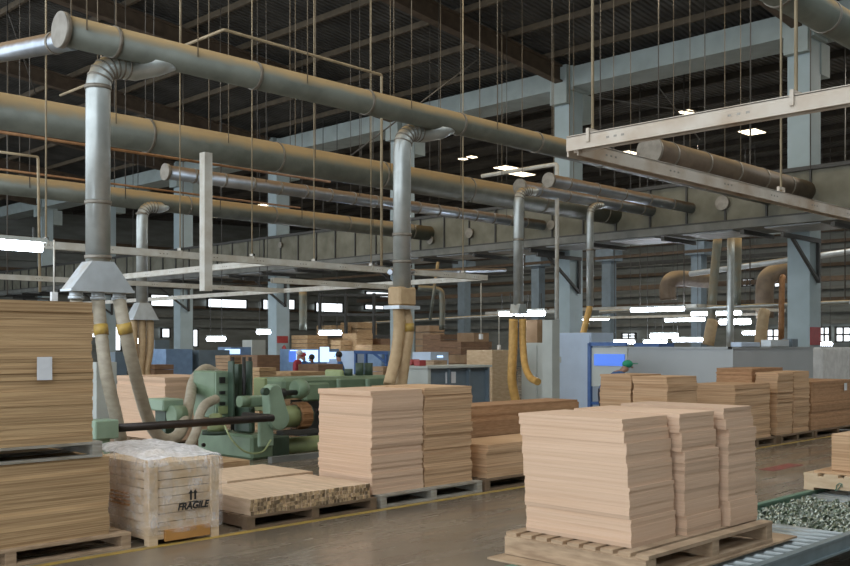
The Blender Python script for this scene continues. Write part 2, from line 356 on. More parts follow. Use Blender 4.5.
D, x = onY(166, Y2b); duct('spiral_duct', Y2b, 5.66, .16, x, XG, 'duct_shiny', 'thin shiny spiral duct starting from a cap beside the white hanging post', .8)
D, x = onY(549, Y4); duct('spiral_duct', Y4, 5.69, .15, x, XG, 'duct_shiny', 'short blue-grey spiral duct with brown capped end near the middle column', 1.2)
D, x = onY(520, Y5); duct('spiral_duct', Y5, 5.74, .17, x, XG, 'duct_shiny', 'blue-grey duct running behind the two thin drop pipes into the gallery', 1.2)
D, x = onY(650, Yb); duct('extraction_duct', Yb, 5.80, .27, x, XG, 'duct_brown', 'brown dusty duct with open end behind the lamp frame on the right', 1.4)
D, x = onY(690, Yr); duct('extraction_duct', Yr, 5.90, .20, x, XG, 'duct', 'large dusty duct crossing the upper right corner', 1.3, False)
# thinner duct joining at the capped end from the left
a = PYp(52, 40, 12.1); b = PYp(-40, 58, 13.6); t = thing('branch_duct', a, 'narrow duct coming from the left edge to the capped duct end', 'duct')
a = Vector((xa+.25, Y1+.2, 5.72)); bq = PD(-45, 61, 15.5)
obj('pipe', MB().tube([a, bq], .135, 20), 'duct_shiny', t)
q = a.lerp(bq, .12); obj('joint_ring', MB().tube([q, q+(bq-a).normalized()*.05], .15, 20), 'seam', t)
# round ports on the gallery face
for px, py, r in ((722, 203, .2), (469, 233, .17), (551, 225, .15), (430, 240, .15), (280, 245, .12)):
    D, Y = onX(px, XG-.1); z = zat(py, D)
    o = obj('port_cover', MB().tube([(XG-.12, Y, z), (XG-.06, Y, z)], r, 20), 'seam')
    props(o, 'round blank cover on the duct gallery face %s' % ({722: 'near the right column', 469: 'left of the middle column', 551: 'just left of the middle column', 430: 'beside the second drop pipe', 280: 'far left above the lamp frame'}[px]), 'cover')
# drop pipes
def drop(name, top, x, y, z1, r, label, m='drop', rings=(), lead=.9, flex=True):
    t = thing(name, (x, y, z1), label, 'pipe')
    path = elbowpath((x+.5, y, top.z), (x, y, top.z), (x, y, z1), .4)[::-1]
    path += [(x+.5+lead*.2, top.y, top.z+.05), (x+.5+lead*.5, top.y, top.z+.17)]
    obj('pipe', MB().tube(path, [r]*(len(path)-2)+[r*.97, r*.8], 22), m, t)
    path = path[::-1][2:]; path = [Vector(p) for p in path]
    for z in rings: obj('joint_ring', MB().tube([(x, y, z-.025), (x, y, z+.025)], r+.015, 22), 'seam', t)
    for k in range(1, 8):
        if k < len(path)-2: d = (path[k+1]-path[k-1]).normalized()*.012; obj('elbow_seam', MB().tube([path[k]-d, path[k]+d], r+.008, 22), 'seam', t)
    return t
ydrop = Y1+.24
D1, dx = onY(98, ydrop); hz = zat(262, D1)
drop('drop_pipe', Vector((0, Y1, 5.52)), dx, ydrop, hz, .158, 'wide metal drop pipe with segmented elbow, nearest the left edge', rings=(hz+.06, zat(203, D1), zat(88, D1)), lead=1.0)
D2, dx2 = onY(402, ydrop); hz2 = zat(300, D2)
drop('drop_pipe', Vector((0, Y1, 5.50)), dx2, ydrop, hz2, .155, 'wide metal drop pipe with segmented elbow above the beige twin hoses', rings=(zat(235, D2), zat(262, D2)), lead=1.0)
D3, dx3 = onY(142, Y3-.3); hz3 = zat(303, D3); drop('drop_pipe', Vector((0, Y3-.1, 5.6)), dx3, Y3-.3, hz3, .155, 'dusty drop pipe feeding the small far hood', rings=(zat(214, D3), zat(273, D3)), lead=1.0)
D4, dx4 = onY(518.5, Y5-.1); hz4 = zat(308, D4); drop('drop_pipe', Vector((0, Y5-.05, 5.65)), dx4, Y5-.1, hz4, .125, 'thin drop pipe ending above the orange twin hoses', lead=.9, rings=(zat(240, D4),))
D5, dx5 = onY(590, Y5-.1); hz5 = zat(306, D5); drop('drop_pipe', Vector((0, Y5-.05, 5.6)), dx5, Y5-.1, hz5, .095, 'thinnest drop pipe beside the middle column', lead=.5, rings=(zat(250, D5),))
# hoods
def hood(x, y, z, ztop, wx, wy, label, n, rc, m='hood'):
    t = thing('extraction_hood', (x, y, z), label, 'hood')
    b = MB(); A = [b.bm.verts.new((x+i*wx/2, y+j*wy/2, z)) for i, j in ((-1, -1), (1, -1), (1, 1), (-1, 1))]; B = [b.bm.verts.new((x+i*.15, y+j*.15, ztop)) for i, j in ((-1, -1), (1, -1), (1, 1), (-1, 1))]
    b.bm.faces.new(A[::-1]); b.bm.faces.new(B)
    for i in range(4): b.bm.faces.new([A[i], A[(i+1) % 4], B[(i+1) % 4], B[i]])
    obj('funnel', b, m, t); obj('rim', MB().box(x-wx/2-.01, x+wx/2+.01, y-wy/2-.01, y+wy/2+.01, z-.03, z), 'hood', t)
    return t
# first hood: three collars in a row seen left to right
hx, hy = dx, ydrop
zb = zat(290, D1); h1 = hood(hx, hy, zb, hz, .86, .30, 'grey sheet metal funnel hood under the wide left drop pipe', 3, .1)
cols = []
for k, px in enumerate((78, 99, 121)):
    D, cx = onY(px, hy); cols.append(Vector((cx, hy, zb)))
    cx = hx+(k-1)*.30; cols[-1].x = cx
    obj('collar', MB().tube([(cx, hy, zb-.03), (cx, hy, zb-.12)], .085, 16).tube([(cx, hy, zb-.09), (cx, hy, zb-.13)], .10, 16), 'hood', h1)
def hose(name, pts, r, m, label, tape=None, group=None, cat='hose', ribs=True):
    path = smooth(pts, 10); t = thing(name, path[0], label, cat, group)
    rr = [r*(1+.035*(i % 2)) for i in range(len(path))] if ribs else r
    obj('tube', MB().tube(path, rr, 16), m, t)
    if tape is not None:
        i = int(tape*(len(path)-1)); a, b = path[i], path[min(i+1, len(path)-1)]; d = (b-a).normalized()*.07
        obj('tape_band', MB().tube([a-d, a+d], r+.012, 16), 'yellow', t, label='yellow tape band')
    return t
dd = D1
hose('suction_hose', [cols[0]-Vector((0, 0, .12)), PD(78, 330, dd), PD(82, 390, dd-.2), PD(88, 440, dd-.3)], .075, 'hose', 'suction hose from the left collar, mostly hidden behind the tall board stack')
hose('suction_hose', [cols[1]-Vector((0, 0, .12)), PD(101, 330, dd), PD(106, 372, dd-.1), PD(115, 412, dd), PD(121, 440, dd+.1)], .082, 'hose', 'beige suction hose from the middle collar of the left hood', .27)
hose('suction_hose', [cols[2]-Vector((0, 0, .12)), PD(124, 325, dd), PD(133, 365, dd+.2), PD(145, 410, dd+.7), PD(154, 430, dd+1.0), PD(165, 439.5, dd+1.2), PD(177, 436, dd+1.4), PD(184, 423, dd+1.7), PD(190, 399, dd+2.6), PD(194, 380, dd+3.6), PD(205, 369, dd+4.3), PD(216, 373, dd+4.6)], .085, 'hose', 'beige suction hose from the right collar looping down and up to the green machine', .10)
hose('suction_hose', [PD(216, 399, 14.9), PD(205, 405, 14.6), PD(199, 417, 14.4), PD(196, 432, 14.2), PD(188, 448, 14.0)], .07, 'hose', 'short grey suction hose curving down from the green machine front')
# far hood
zb3 = zat(319, D3); h3 = hood(dx3, Y3-.3, zb3, hz3, .75, .45, 'small pale hood on the far left drop pipe', 3, .1)
for k in range(3):
    x = dx3+(k-1)*.24; hose('suction_hose', [(x, Y3-.3, zb3-.03), (x, Y3-.3, zb3-.8), (x-.05*k, Y3-.3, .9+.2), (x, Y3-.3, .9)], .10, 'hose_tan', 'tan hose hanging under the small far hood, %s of three' % ('left', 'middle', 'right')[k])
# second drop splits
p = Vector((dx2, ydrop, hz2)); t = thing('hose_splitter', p, 'rusty splitter box joining the wide drop pipe to the beige twin hoses', 'fitting')
obj('splitter_body', MB().box(dx2-.2, dx2+.2, ydrop-.16, ydrop+.16, hz2-.1, hz2+.22), 'hose_tan', t, bev=.03)
obj('clamp', MB().box(dx2-.25, dx2+.25, ydrop-.19, ydrop+.19, hz2-.16, hz2-.10), 'hood', t)
hose('suction_hose', [(dx2-.08, ydrop, hz2-.12), PD(399, 330, D2), PD(396, 355, D2), PD(389, 385, D2-.2)], .10, 'hose_tan', 'left beige hose of the pair under the splitter box')
hose('suction_hose', [(dx2+.10, ydrop+.05, hz2-.12), PD(408, 330, D2+.1), PD(405, 355, D2+.1), PD(401, 386, D2+.1)], .10, 'hose_tan', 'right beige hose of the pair under the splitter box', .30)
# orange hoses
t = thing('hose_splitter', (dx4, Y5-.1, hz4-.1), 'small metal splitter above the orange twin hoses', 'fitting')
obj('splitter_body', MB().prism([(dx4-.2, hz4-.15), (dx4+.2, hz4-.15), (dx4+.11, hz4+.1), (dx4-.11, hz4+.1)], Y5-.24, Y5+.04), 'drop', t)
hose('suction_hose', [PD(513.5, 319, D4), PD(513, 350, D4), PD(512, 380, D4), PD(516, 402, D4)], .11, 'hose_orange', 'thick orange hose hanging straight under the thin drop pipe')
hose('suction_hose', [PD(522.5, 319, D4), PD(523, 345, D4), PD(525, 365, D4-.2), PD(530, 377, D4-.5), PD(538, 382, D4-.9)], .085, 'hose_orange', 'orange hose curving right at its lower end beside the grey cabinet', None)
hose('suction_hose', [(dx5, Y5-.1, hz5), PD(587, 318, D5), PD(583, 334, D5)], .085, 'hose_orange', 'short orange hose under the thinnest drop pipe')
# far right elbows and pipes
for pts, r, m, lab in (
    ([PD(668, 300, 40), PD(668, 286, 40), PD(674, 279, 40), PD(690, 279, 41), PD(712, 281, 42)], .33, 'duct_brown', 'brown elbow duct far behind the bright lamps'),
    ([PD(765, 318, 42), PD(765, 285, 42), PD(772, 274, 42), PD(786, 270, 42.5), PD(803, 272, 43)], .38, 'duct_brown', 'dusty brown elbow duct left of the right column'),
    ([PD(718, 236, 36), PD(713, 290, 36), PD(711, 335, 36)], .16, 'duct', 'slightly leaning grey pipe under the gallery'),
    ([PD(731, 236, 33), PD(730, 350, 33)], .12, 'drop', 'pale thin pipe under the gallery, nearest the lamps'),
    ([PD(738, 238, 34), PD(737, 305, 34)], .13, 'duct', 'dark grey pipe beside the pale thin pipe'),
    ([PD(442, 330, 36), PD(442, 298, 36), PD(438, 290, 36), PD(418, 288, 36)], .11, 'duct', 'grey pipe bending left in the background shelving'),
    ([PD(303, 330, 40), PD(303, 290, 40)], .16, 'duct', 'grey background pipe beside the red marked column'),
    ([PD(814, 345, 30), PD(814, 290, 30)], .0, 'duct', '')):
    if not r: continue
    o = obj('background_pipe', MB().tube(smooth(pts, 6), r, 14), m); props(o, lab, 'pipe')
for pts, lab in (([PD(708, 345, 30), PD(711, 328, 30)], 'orange hose stub with lamp glints left of the pale pipe'), ([PD(760, 345, 30), PD(763, 318, 30)], 'orange brown hose below the far elbow duct'), ([PD(781, 340, 33), PD(782, 283, 33)], 'thin red brown hose left of the right column')):
    o = obj('background_hose', MB().tube(smooth(pts+[pts[-1]+Vector((.1, 0, .2))], 4), .18 if 'thin' not in lab else .10, 12), 'hose_tan' if 'thin' not in lab else 'brass'); props(o, lab, 'hose')
# ------------------------------------------------------------------ conduits
def conduit(pts, r, m, label, name='conduit', cat='conduit'):
    P = [Vector(p) for p in pts]; path = [P[0]]
    for i in range(1, len(P)-1):
        path += elbowpath(P[i-1], P[i], P[i+1], r*1.6, 4)[1:-1]
    path.append(P[-1]); o = obj(name, MB().tube(path, r, 10), m); props(o, label, cat); return o
ZF = 3.25
Df, xe = onY(381.5, 13.4); Dg, xs = onY(224, 13.4)
conduit([(xs, 19.3, 6.9), (xs, 13.4, 6.9), (xe, 13.4, 6.85), (xe, 13.4, ZF+.03)], .026, 'rod', 'thin square-cornered conduit dropping to the left lamp frame')
Dq = 25.3; q = PD(557, 164, Dq); conduit([(q.x, PXp(482, 176, q.x).y, q.z), (q.x, q.y, q.z), (q.x, q.y, 1.88)], .055, 'strut', 'pale pipe bending down in front of the middle column')
conduit([PYp(-20, 129, 18.2), PYp(330, 182, 18.2)], .03, 'brass', 'thin rusty pipe running beneath the thickest duct')
conduit([PYp(-10, 168, 24), PYp(300, 208, 24)], .03, 'brass', 'thin rusty pipe just above the lowest long duct')
conduit([PYp(0, 152, 21), PYp(38, 157, 21), PYp(40, 292, 21)], .03, 'rod', 'thin conduit at far left bending straight down')
conduit([PXp(690, 274, 34), PXp(860, 250, 34)], .11, 'hood', 'pale pipe crossing behind the right column')
conduit([PXp(600, 60, 30), PXp(600, 60, 30)+Vector((0, -.01, 0))], .001, 'rod', '') if False else None
conduit([PD(430, 320, 30), PD(438, 262, 30)], .05, 'duct', 'thin upright pipe under the left part of gallery')
conduit([PD(390, 272, 17.6), PD(505, 270, 26)], .05, 'duct_shiny', 'thin pipe crossing behind the second drop pipe')
conduit([PXp(560, 312, 36), PXp(350, 324, 36)], .06, 'drop', 'thin pale pipe across the background at lamp height')
conduit([PXp(850, 302, 32), PXp(600, 312, 32)], .07, 'drop', 'long pale rail above the bright lamps')
# diagonals in the roof space
for i, (a, c2) in enumerate((((495, 0), (312+20, 170)), ((640, 40), (700, 140)), ((600, 98), (735, 118)), ((8, 0), (36, 95)))):
    a3 = PD(a[0], a[1], 31+i % 3); c3 = PD(c2[0], c2[1], 34); a3.z = min(a3.z, roofz(a3.x)-.1)
    o = obj('tie_rod', MB().tube([a3, c3], .025, 6), 'rod_grey'); props(o, ('slanting thin tie rod below the middle rafter', 'slanting tie rod under the ring beam', 'nearly level tie rod under the ring beam', 'slanting wire at the top left edge', 'second slanting wire at top left')[i], 'rod')
# ------------------------------------------------------------------ lamp frames (slotted strut)
def strutbar(a, b, w, m):
    "C channel with slots suggested by small dark notches"
    return MB().bar(a, b, w, w)
def frame(name, bars, label, w=.085, m='strut', holes=True):
    t = thing(name, bars[0][0], label, 'lamp frame')
    for a, c in bars:
        a, c = Vector(a), Vector(c); d = (c-a).normalized(); sd = d.cross(Vector((0, 0, 1)))
        b = MB().bar(a, c, w, .012); obj('channel', b, m, t)
        o = MB(); 
        for s in (-1, 1): o.bar(a+sd*s*(w/2-.006)-Vector((0, 0, w/2)), c+sd*s*(w/2-.006)-Vector((0, 0, w/2)), .012, w)
        n0 = len(o.bm.faces)
        if holes:
            L = (c-a).length; k = .35
            while k < L-.3:
                for j in range(3):
                    p = a+d*(k+j*.06)-Vector((0, 0, w/2))
                    for s in (-1, 1): o.bar(p+sd*s*(w/2-.001)-d*.012, p+sd*s*(w/2-.001)+d*.012, .004, .014)
                k += .9
        o.bm.faces.ensure_lookup_table()
        for i_ in range(n0, len(o.bm.faces)): o.bm.faces[i_].material_index = 1
        fo = obj('channel_flange', o, m, t); fo.data.materials.append(M['seam'])
    return t
c1 = PD(572, 146, 6.95); c1.z = ZF+.03; x1, y1 = 5.70, 4.15
frame('lamp_frame', [((x1, y1+.02, ZF+.03), (x1, 1.9, ZF+.03)), ((x1, y1, ZF), (12.5, y1, ZF))], 'large pale slotted channel frame hanging over the roller conveyor', .10, 'strut_rust')
D, xr = onY(486, 13.4)
frame('lamp_frame', [((2, 13.4, ZF), (xr, 13.4, ZF)), ((xr, 13.4, ZF), (xr, 34, ZF)), ((9.9, 13.45, ZF), (9.9, 20.3, ZF)), ((4, 20.3, ZF), (xr, 20.3, ZF)), ((11.8, 16, ZF-.1), (15.2, 16, ZF-.1))], 'long pale channel frame hanging over the green machine', .10, 'strut')
D = 34.6; q = PD(697, 303.5, D); q.z = 3.3
frame('lamp_frame', [((q.x, q.y, ZF), (q.x, q.y+6.5, ZF)), ((q.x, q.y, ZF), (q.x+7, q.y, ZF))], 'pale channel frame carrying the row of bright tube lamps on the right', .11, 'strut', False)
q2 = PD(545, 309.5, 35); frame('lamp_frame', [((q2.x, q2.y-1.2, ZF-.2), (q2.x, q2.y+2.8, ZF-.2))], 'short channel frame carrying lamps at the orange hoses', .10, 'strut', False)
q3 = PD(740, 314, 40); frame('lamp_frame', [((q3.x, q3.y-1, ZF-.15), (q3.x, q3.y+9, ZF-.15))], 'distant channel frame behind the bright tube lamps', .10, 'strut', False)
# hanging white post
p0 = PD(206, 153, 15.0); p1 = PD(206, 291, 15.0); o = obj('hanging_post', MB().box(p0.x-.07, p0.x+.07, p0.y-.07, p0.y+.07, p1.z, p0.z), 'strut'); props(o, 'pale upright channel post hanging beside the spiral duct cap', 'post')
# ------------------------------------------------------------------ hanger rods
def rod(x, y, z0, label, group=None, r=.012, m='rod', z1=None, hook=False):
    z1 = z1 or roofz(x)-.05
    b = MB().tube([(x, y, z0), (x, y, z1)], r, 6)
    o = obj('hanger_rod', b, m, loc=(x, y, z0)); props(o, label, 'rod', group)
    return o
def duct_rods(Y, z, r, xs, label, group, rr=.013, m='rod_dusty'):
    for x in xs:
        for s in (-1, 1):
            rod(x, Y+s*(r+.02), z-.0, label, group, rr, m)
duct_rods(Y1, 5.74, .195, [5.7, 7.3, 9.2, 11.4, 13.6, 15.8, 18, 20.5, 23], 'thin hanger rod holding the long capped duct', 'rods of the capped duct', .009)
duct_rods(Y2, 5.80, .33, [4.5, 6.4, 8.6, 11, 13.2, 15.4, 17.8, 20.2, 22.5], 'thin hanger rod holding the thickest duct', 'rods of the thickest duct', .010)
duct_rods(Y3, 5.74, .28, [5, 7.7, 10.4, 13, 16, 19, 22], 'thin hanger rod holding the lowest long duct', 'rods of the lowest long duct', .012, 'rod_grey')
duct_rods(Y2b, 5.72, .16, [11, 14, 17, 20, 23], 'thin hanger rod holding the thin shiny spiral duct', 'rods of the shiny spiral duct', .010, 'rod_grey')
for x in (9, 12, 15, 18): rod(x, 29.5, 3.3, 'dark thin rod hanging deep in the left bay', 'dark rods deep in the left bay', .02, 'rod_grey')
for x, y in ((19.5, 9.6), (22.5, 9.6), (20.8, 12.6), (23.6, 12.9), (19.8, 13.6)): rod(x, y, 5.9, 'dark thin rod hanging over the brown duct', 'dark rods over the brown duct', .014, 'rod_grey')
for px in (562, 640, 684, 750, 845):
    p = PXp(px, 200, 30); rod(p.x, p.y, 3.2, 'thin rod seen behind the duct gallery', 'rods behind the duct gallery', .02, 'rod_grey')
def prod(px, py, Y, label, r=.013):
    D, x = onY(px, Y); z = zat(py, D); o = rod(x, Y, z, label, None, r, 'rod'); return o
for px, lab in ((46, 'bright rod ending in a hook at the left end of the long frame'), (180, 'rod holding the long frame near the far drop pipe'), (252, 'rod holding the long frame behind the white post'), (314, 'rod reaching the long frame left of the second drop'), (371, 'rod of the long frame just left of the second drop'), (463, 'bright rod near the right end of the long frame')):
    D, x = onY(px, 13.4); rod(x, 13.4, ZF, lab, None, .013 if px in (46, 463) else .010)
    o = obj('frame_clip', MB().box(x-.015, x+.015, 13.34, 13.46, ZF+.02, ZF+.06).box(x-.015, x+.015, 13.34, 13.355, ZF-.06, ZF+.06).box(x-.015, x+.015, 13.445, 13.46, ZF-.06, ZF+.06), 'strut')
    props(o, 'clip holding the %s' % lab.replace('bright ', '').replace('rod ', 'rod, ', 1), 'clip')
for (x, y, lab) in ((x1, 3.98, 'rod holding the conveyor lamp frame at its corner'), (x1, onX(796, x1)[1], 'rod holding the cross arm of the conveyor lamp frame on the right'), (onY(781, y1)[1], y1, 'rod holding the long arm of the conveyor lamp frame')):
    rod(x, y, ZF+.02, lab, None, .011)
    o = obj('frame_clip', MB().box(x-.058, x+.058, y-.012, y+.012, ZF+.04, ZF+.065).box(x-.064, x-.055, y-.012, y+.012, ZF-.03, ZF+.065).box(x+.055, x+.064, y-.012, y+.012, ZF-.03, ZF+.065), 'strut_rust'); props(o, 'clip under the '+lab, 'clip')
for px, py, D, lab in ((304, 100, 24, 'grey rod in the roof space left of centre'), (55, 240, 12, '')):
    pass
# pull cords
for px, y0, y1_, D, lab in ((481, 283, 334, 22, 'hanging lamp pull cord with a white switch below the frame corner'), (499, 315, 345, 26, 'short white pull cord left of the orange hoses'), (54, 240, 292, 13.0, 'white cord dropping to the board stack at left')):
    a = PD(px, y0, D); c = PD(px, y1_, D); t = thing('pull_cord', c, lab, 'cord'); obj('cord', MB().tube([a, c], .012, 6), 'strut', t)
    obj('cord_switch', MB().box(c.x-.04, c.x+.04, c.y-.03, c.y+.03, c.z-.12, c.z), 'white', t)
# ------------------------------------------------------------------ tube lamps
def lamp(px0, px1, py, label, ax='Y', z=3.02, D=None, r=.05):
    if D is None: D = (z-H)*FL/(HY-py)
    a = PD(px0, py, D); c = PD(px1, py, D)
    rr = ((px0+px1)/2-425)/FL; w = abs(px1-px0)*D/FL/2/((.711+.703*rr) if ax == 'Y' else (.703-.711*rr)); ctr = (a+c)/2; d = Vector((0, 1, 0)) if ax == 'Y' else Vector((1, 0, 0)); n = Vector((d.y, d.x, 0))
    t = thing('tube_lamp', ctr, label, 'lamp')
    obj('tube', MB().tube([ctr-d*w, ctr+d*w], r, 10), 'tube_lamp', t)
    hs_ = obj('housing', MB().bar(ctr-d*(w+.05)+Vector((0, 0, r+.035)), ctr+d*(w+.05)+Vector((0, 0, r+.035)), .12, .05), 'cab_grey', t)
    zt = 3.22 if z == 3.02 else (ctr.z+.24 if z == 2.98 else roofz(ctr.x)-.1)
    for s in (-.7, .7): obj('bracket', MB().bar(ctr+d*w*s+Vector((0, 0, r+.05)), Vector((0, 0, zt-ctr.z))+ctr+d*w*s, .02), 'steel_dark', hs_)
for a in (
    (-12, 42, 246, 'large bright tube lamp at the left edge under the long frame', 'X', 2.98, None, .055),
    (631, 683, 309.5, 'long bright tube lamp, uppermost of the right lamps', 'Y', 3.02, None, .068),
    (691, 740, 313.5, 'long bright tube lamp left of the right column', 'Y', 3.02, None, .068),
    (665, 704, 320, 'bright tube lamp lower between the two long ones', 'Y', 3.02, None, .07),
    (567, 608, 319, 'bright tube lamp under the thinnest drop pipe', 'Y', 3.02, None, .07),
    (720, 736, 322, 'short lamp glow behind the pale thin pipe', 'Y', 3.02, 42, .11),
    (738, 750, 322, 'small round lamp right of the pale pipe', 'Y', 3.02, 42, .11),
    (500, 512, 314, 'short lamp left of the thick orange hose', 'Y', 3.02, 27, .055),
    (516, 523, 314, 'tiny lamp between the two orange hoses', 'Y', 3.02, 27, .055),
    (525, 544, 313.5, 'lamp right of the orange twin hoses', 'Y', 3.02, 27, .07),
    (651, 677, 336, 'distant lamp above the blue crates', 'Y', 2.2, 46, .11),
    (644, 666, 342, 'distant lamp low over the partition, left of two', 'Y', 2, 46, .08),
    (611, 634, 342, 'distant lamp just right of the blue cabinet', 'Y', 2, 44, .08),
    (673, 702, 340, 'distant lamp low over the partition beside the orange stub', 'Y', 2, 46, .08),
    (743, 757, 333, 'distant lamp beside the brown far hose', 'Y', 2, 46, .08),
    (820, 832, 344, 'distant lamp at the far right by the dark pipe', 'Y', 1.9, 46, .08),
    (258, 269, 332, 'small distant lamp left of the red marked column', 'Y', 2.4, 40, .09),
    (208, 224, 339, 'small distant lamp above the blue booths at left', 'Y', 2.2, 40, .09),
    (320, 340, 333, 'distant lamp hanging in front of stacked packs', 'Y', 2.4, 40, .09),
    (132, 139, 341, 'tiny distant lamp behind the left hoses', 'Y', 2.4, 40, .09)):
    lamp(*a)
# ------------------------------------------------------------------ pallets and boards
def pallet(x0, x1, y0, y1, z0, h, label, m='pallet', n=7, mid=1, solid=None):
    t = thing('pallet', ((x0+x1)/2, (y0+y1)/2, z0), label, 'pallet')
    th = h*.16
    for i in range(2+mid):
        x = x0+(x1-x0-.09)*i/(1+mid); obj('stringer', MB().box(x, x+.09, y0+.004, y1-.004, z0+th, z0+h-th), solid or m, t)
    w = (y1-y0)/n*.74
    for i in range(n):
        y = y0+(y1-y0-w)*i/(n-1); obj('deck_board', MB().box(x0, x1, y, y+w, z0+h-th, z0+h-.0005), m, t)
    for i in range(3):
        y = y0+(y1-y0-.1)*i/2; obj('bottom_board', MB().box(x0, x1, y, y+.1, z0, z0+th), m, t)
    return t
def boards(name, label, group, x0, x1, y0, y1, z0, z1, th, m, jit=.004, lump=.012, lumpn=5, steps=None):
    n = max(1, round((z1-z0)/th)); th = (z1-z0)/n
    mb = MB().box(-(x1-x0)/2, (x1-x0)/2, -(y1-y0)/2, (y1-y0)/2, 0, th*.978)
    proto = obj(name, mb, m, loc=(0, 0, 0)); props(proto, label, 'board', group)
    lx = ly = 0; nx = 0
    for k in range(n):
        if k == nx: lx, ly = random.uniform(-lump, lump), random.uniform(-lump, lump); nx = k+random.randint(2, lumpn)
        o = proto if k == 0 else proto.copy()
        if k: C.objects.link(o)
        if steps: lx, ly = next((a_, b_) for zz, a_, b_ in steps if z0+k*th < zz)
        o.location = ((x0+x1)/2+lx+random.uniform(-jit, jit), (y0+y1)/2+ly+random.uniform(-jit, jit), z0+k*th)
    return n
G = .14
# left double stack
pallet(2.2, 4.32, 7.94, 9.2, 0, G, 'worn pallet on the floor under the lower dark board stack at left edge', 'pallet')
boards('chipboard_sheet', 'dark brown sheet in the lower stack at the left edge', 'sheets of the lower left stack', 2.3, 4.15, 8.02, 9.1, G, .82, .026, 'board_dark')
pallet(2.1, 4.08, 8.0, 9.15, .825, .135, 'grey pallet sandwiched between the two left board stacks', 'pallet_grey')
boards('chipboard_sheet', 'golden brown sheet in the upper stack at the left edge', 'sheets of the upper left stack', 2.15, 4.0, 8.02, 9.1, .96, 2.17, .030, 'board_dark')
a = PYp(38, 357, 7.98); c = PYp(53, 380, 7.98); o = obj('paper_sheet', MB().box(a.x, c.x, 7.995, 8.0, c.z, a.z), 'paper'); props(o, 'white paper sheet stuck to the front of the upper left stack', 'paper')
# shrink wrapped crate
kx0, kx1, ky0, ky1, kz = 4.44, 5.17, 7.84, 8.95, .76
t = thing('wooden_crate', ((kx0+kx1)/2, (ky0+ky1)/2, 0), 'film-wrapped wooden crate marked with black letters and arrows', 'crate')
b = MB(); nb = 9
for i in range(nb):
    z = .05+(kz-.07)*i/nb; b.box(kx0+.02, kx1-.02, ky0+.02, ky1-.02, z, z+(kz-.07)/nb-.006)
obj('plank_wall', b, 'crate', t)
for x, y in ((kx0, ky0), (kx1-.09, ky0), (kx0, ky1-.09), (kx1-.09, ky1-.09)): obj('corner_post', MB().box(x, x+.09, y, y+.09, 0, kz), 'crate', t, bev=.004)
obj('bottom_rail', MB().box(kx0+.16, kx1-.1, ky0-.006, ky0+.02, .03, .13), 'crate_orange', t, label='orange bottom rail')
# film: lumpy sheet over top and sides
b = MB(); bmx = b.bm; nx, ny, nz = 20, 26, 10
def filmp(u, v):  # u around, v down
    return None
import mathutils.noise as mn
def wr(p, s=.02):
    n = mn.noise_vector(p*6)+mn.noise_vector(p*14)*.5; return Vector(n)*s
g = {}
for i in range(nx+1):
    for j in range(ny+1):
        x = kx0-.02+(kx1-kx0+.04)*i/nx; y = ky0-.02+(ky1-ky0+.04)*j/ny
        e_ = min(i, nx-i, j, ny-j)/3; up = .02+.05*min(1, e_)*(1 if j > 4 else .4)+.03*(j/ny)
        p = Vector((x, y, kz+up)); p += wr(p, .022); g[i, j] = bmx.verts.new(p)
for i in range(nx):
    for j in range(ny):
        f = bmx.faces.new([g[i, j], g[i+1, j], g[i+1, j+1], g[i, j+1]]); f.smooth = True
ring = [(i, 0) for i in range(nx)]+[(nx, j) for j in range(ny)]+[(i, ny) for i in range(nx, 0, -1)]+[(0, j) for j in range(ny, 0, -1)]
prev = [g[q] for q in ring]; cen = Vector(((kx0+kx1)/2, (ky0+ky1)/2, 0))
for k in range(1, nz+1):
    cur = []
    for q in ring:
        v0 = g[q].co; z = v0.z*(1-k/nz)+.10*k/nz; base = Vector((kx0-.022+(kx1-kx0+.044)*q[0]/nx, ky0-.022+(ky1-ky0+.044)*q[1]/ny, z)); w = wr(base, .014)
        base += Vector((w.x, w.y, 0)); cur.append(bmx.verts.new(base))
    for i in range(len(ring)):
        f = bmx.faces.new([prev[i], cur[i], cur[(i+1) % len(ring)], prev[(i+1) % len(ring)]]); f.smooth = True
    prev = cur
obj('plastic_film', b, 'film', t, label='clear wrinkled plastic film')
def text_mesh(name, body, size, m, parent, origin, xdir, shear=0, bold=0, ext=.002, label=None):
    cu = bpy.data.curves.new(name, 'FONT'); cu.body = body; cu.size = size; cu.shear = shear; cu.offset = bold; cu.extrude = ext
    tmp = bpy.data.objects.new(name, cu); C.objects.link(tmp); bpy.context.view_layer.update()
    me = bpy.data.meshes.new_from_object(tmp.evaluated_get(bpy.context.evaluated_depsgraph_get())); bpy.data.objects.remove(tmp)
    me.materials.clear(); me.materials.append(M[m]); o = bpy.data.objects.new(name, me); C.objects.link(o)
    xd = Vector(xdir).normalized(); zd = Vector((0, 0, 1)); nd = xd.cross(zd)
    mw = Matrix((xd, zd, nd)).transposed().to_4x4(); mw.translation = Vector(origin)
    o.parent = parent; w = Vector((0, 0, 0)); p = parent
    while p: w += p.location; p = p.parent
    mw.translation -= w
    me.transform(mw.to_3x3().to_4x4()); o.location = mw.translation
    return props(o, label)
a = PYp(177.5, 510.5, ky0-.04)
text_mesh('fragile_lettering', 'FRAGILE', .086, 'black', t, a, (1, 0, 0), .25, .0035)
a = PYp(190, 500, ky0-.04); b = MB()
for s in (0, .045):
    b.prism([(a.x+s, a.z), (a.x+s+.02, a.z), (a.x+s+.02, a.z+.06), (a.x+s+.034, a.z+.06), (a.x+s+.01, a.z+.095), (a.x+s-.014, a.z+.06), (a.x+s, a.z+.06)], a.y-.002, a.y+.002)
b.box(a.x-.015, a.x+.08, a.y-.002, a.y+.002, a.z-.02, a.z-.012)
obj('up_arrow_mark', b, 'black', t)
b = MB()
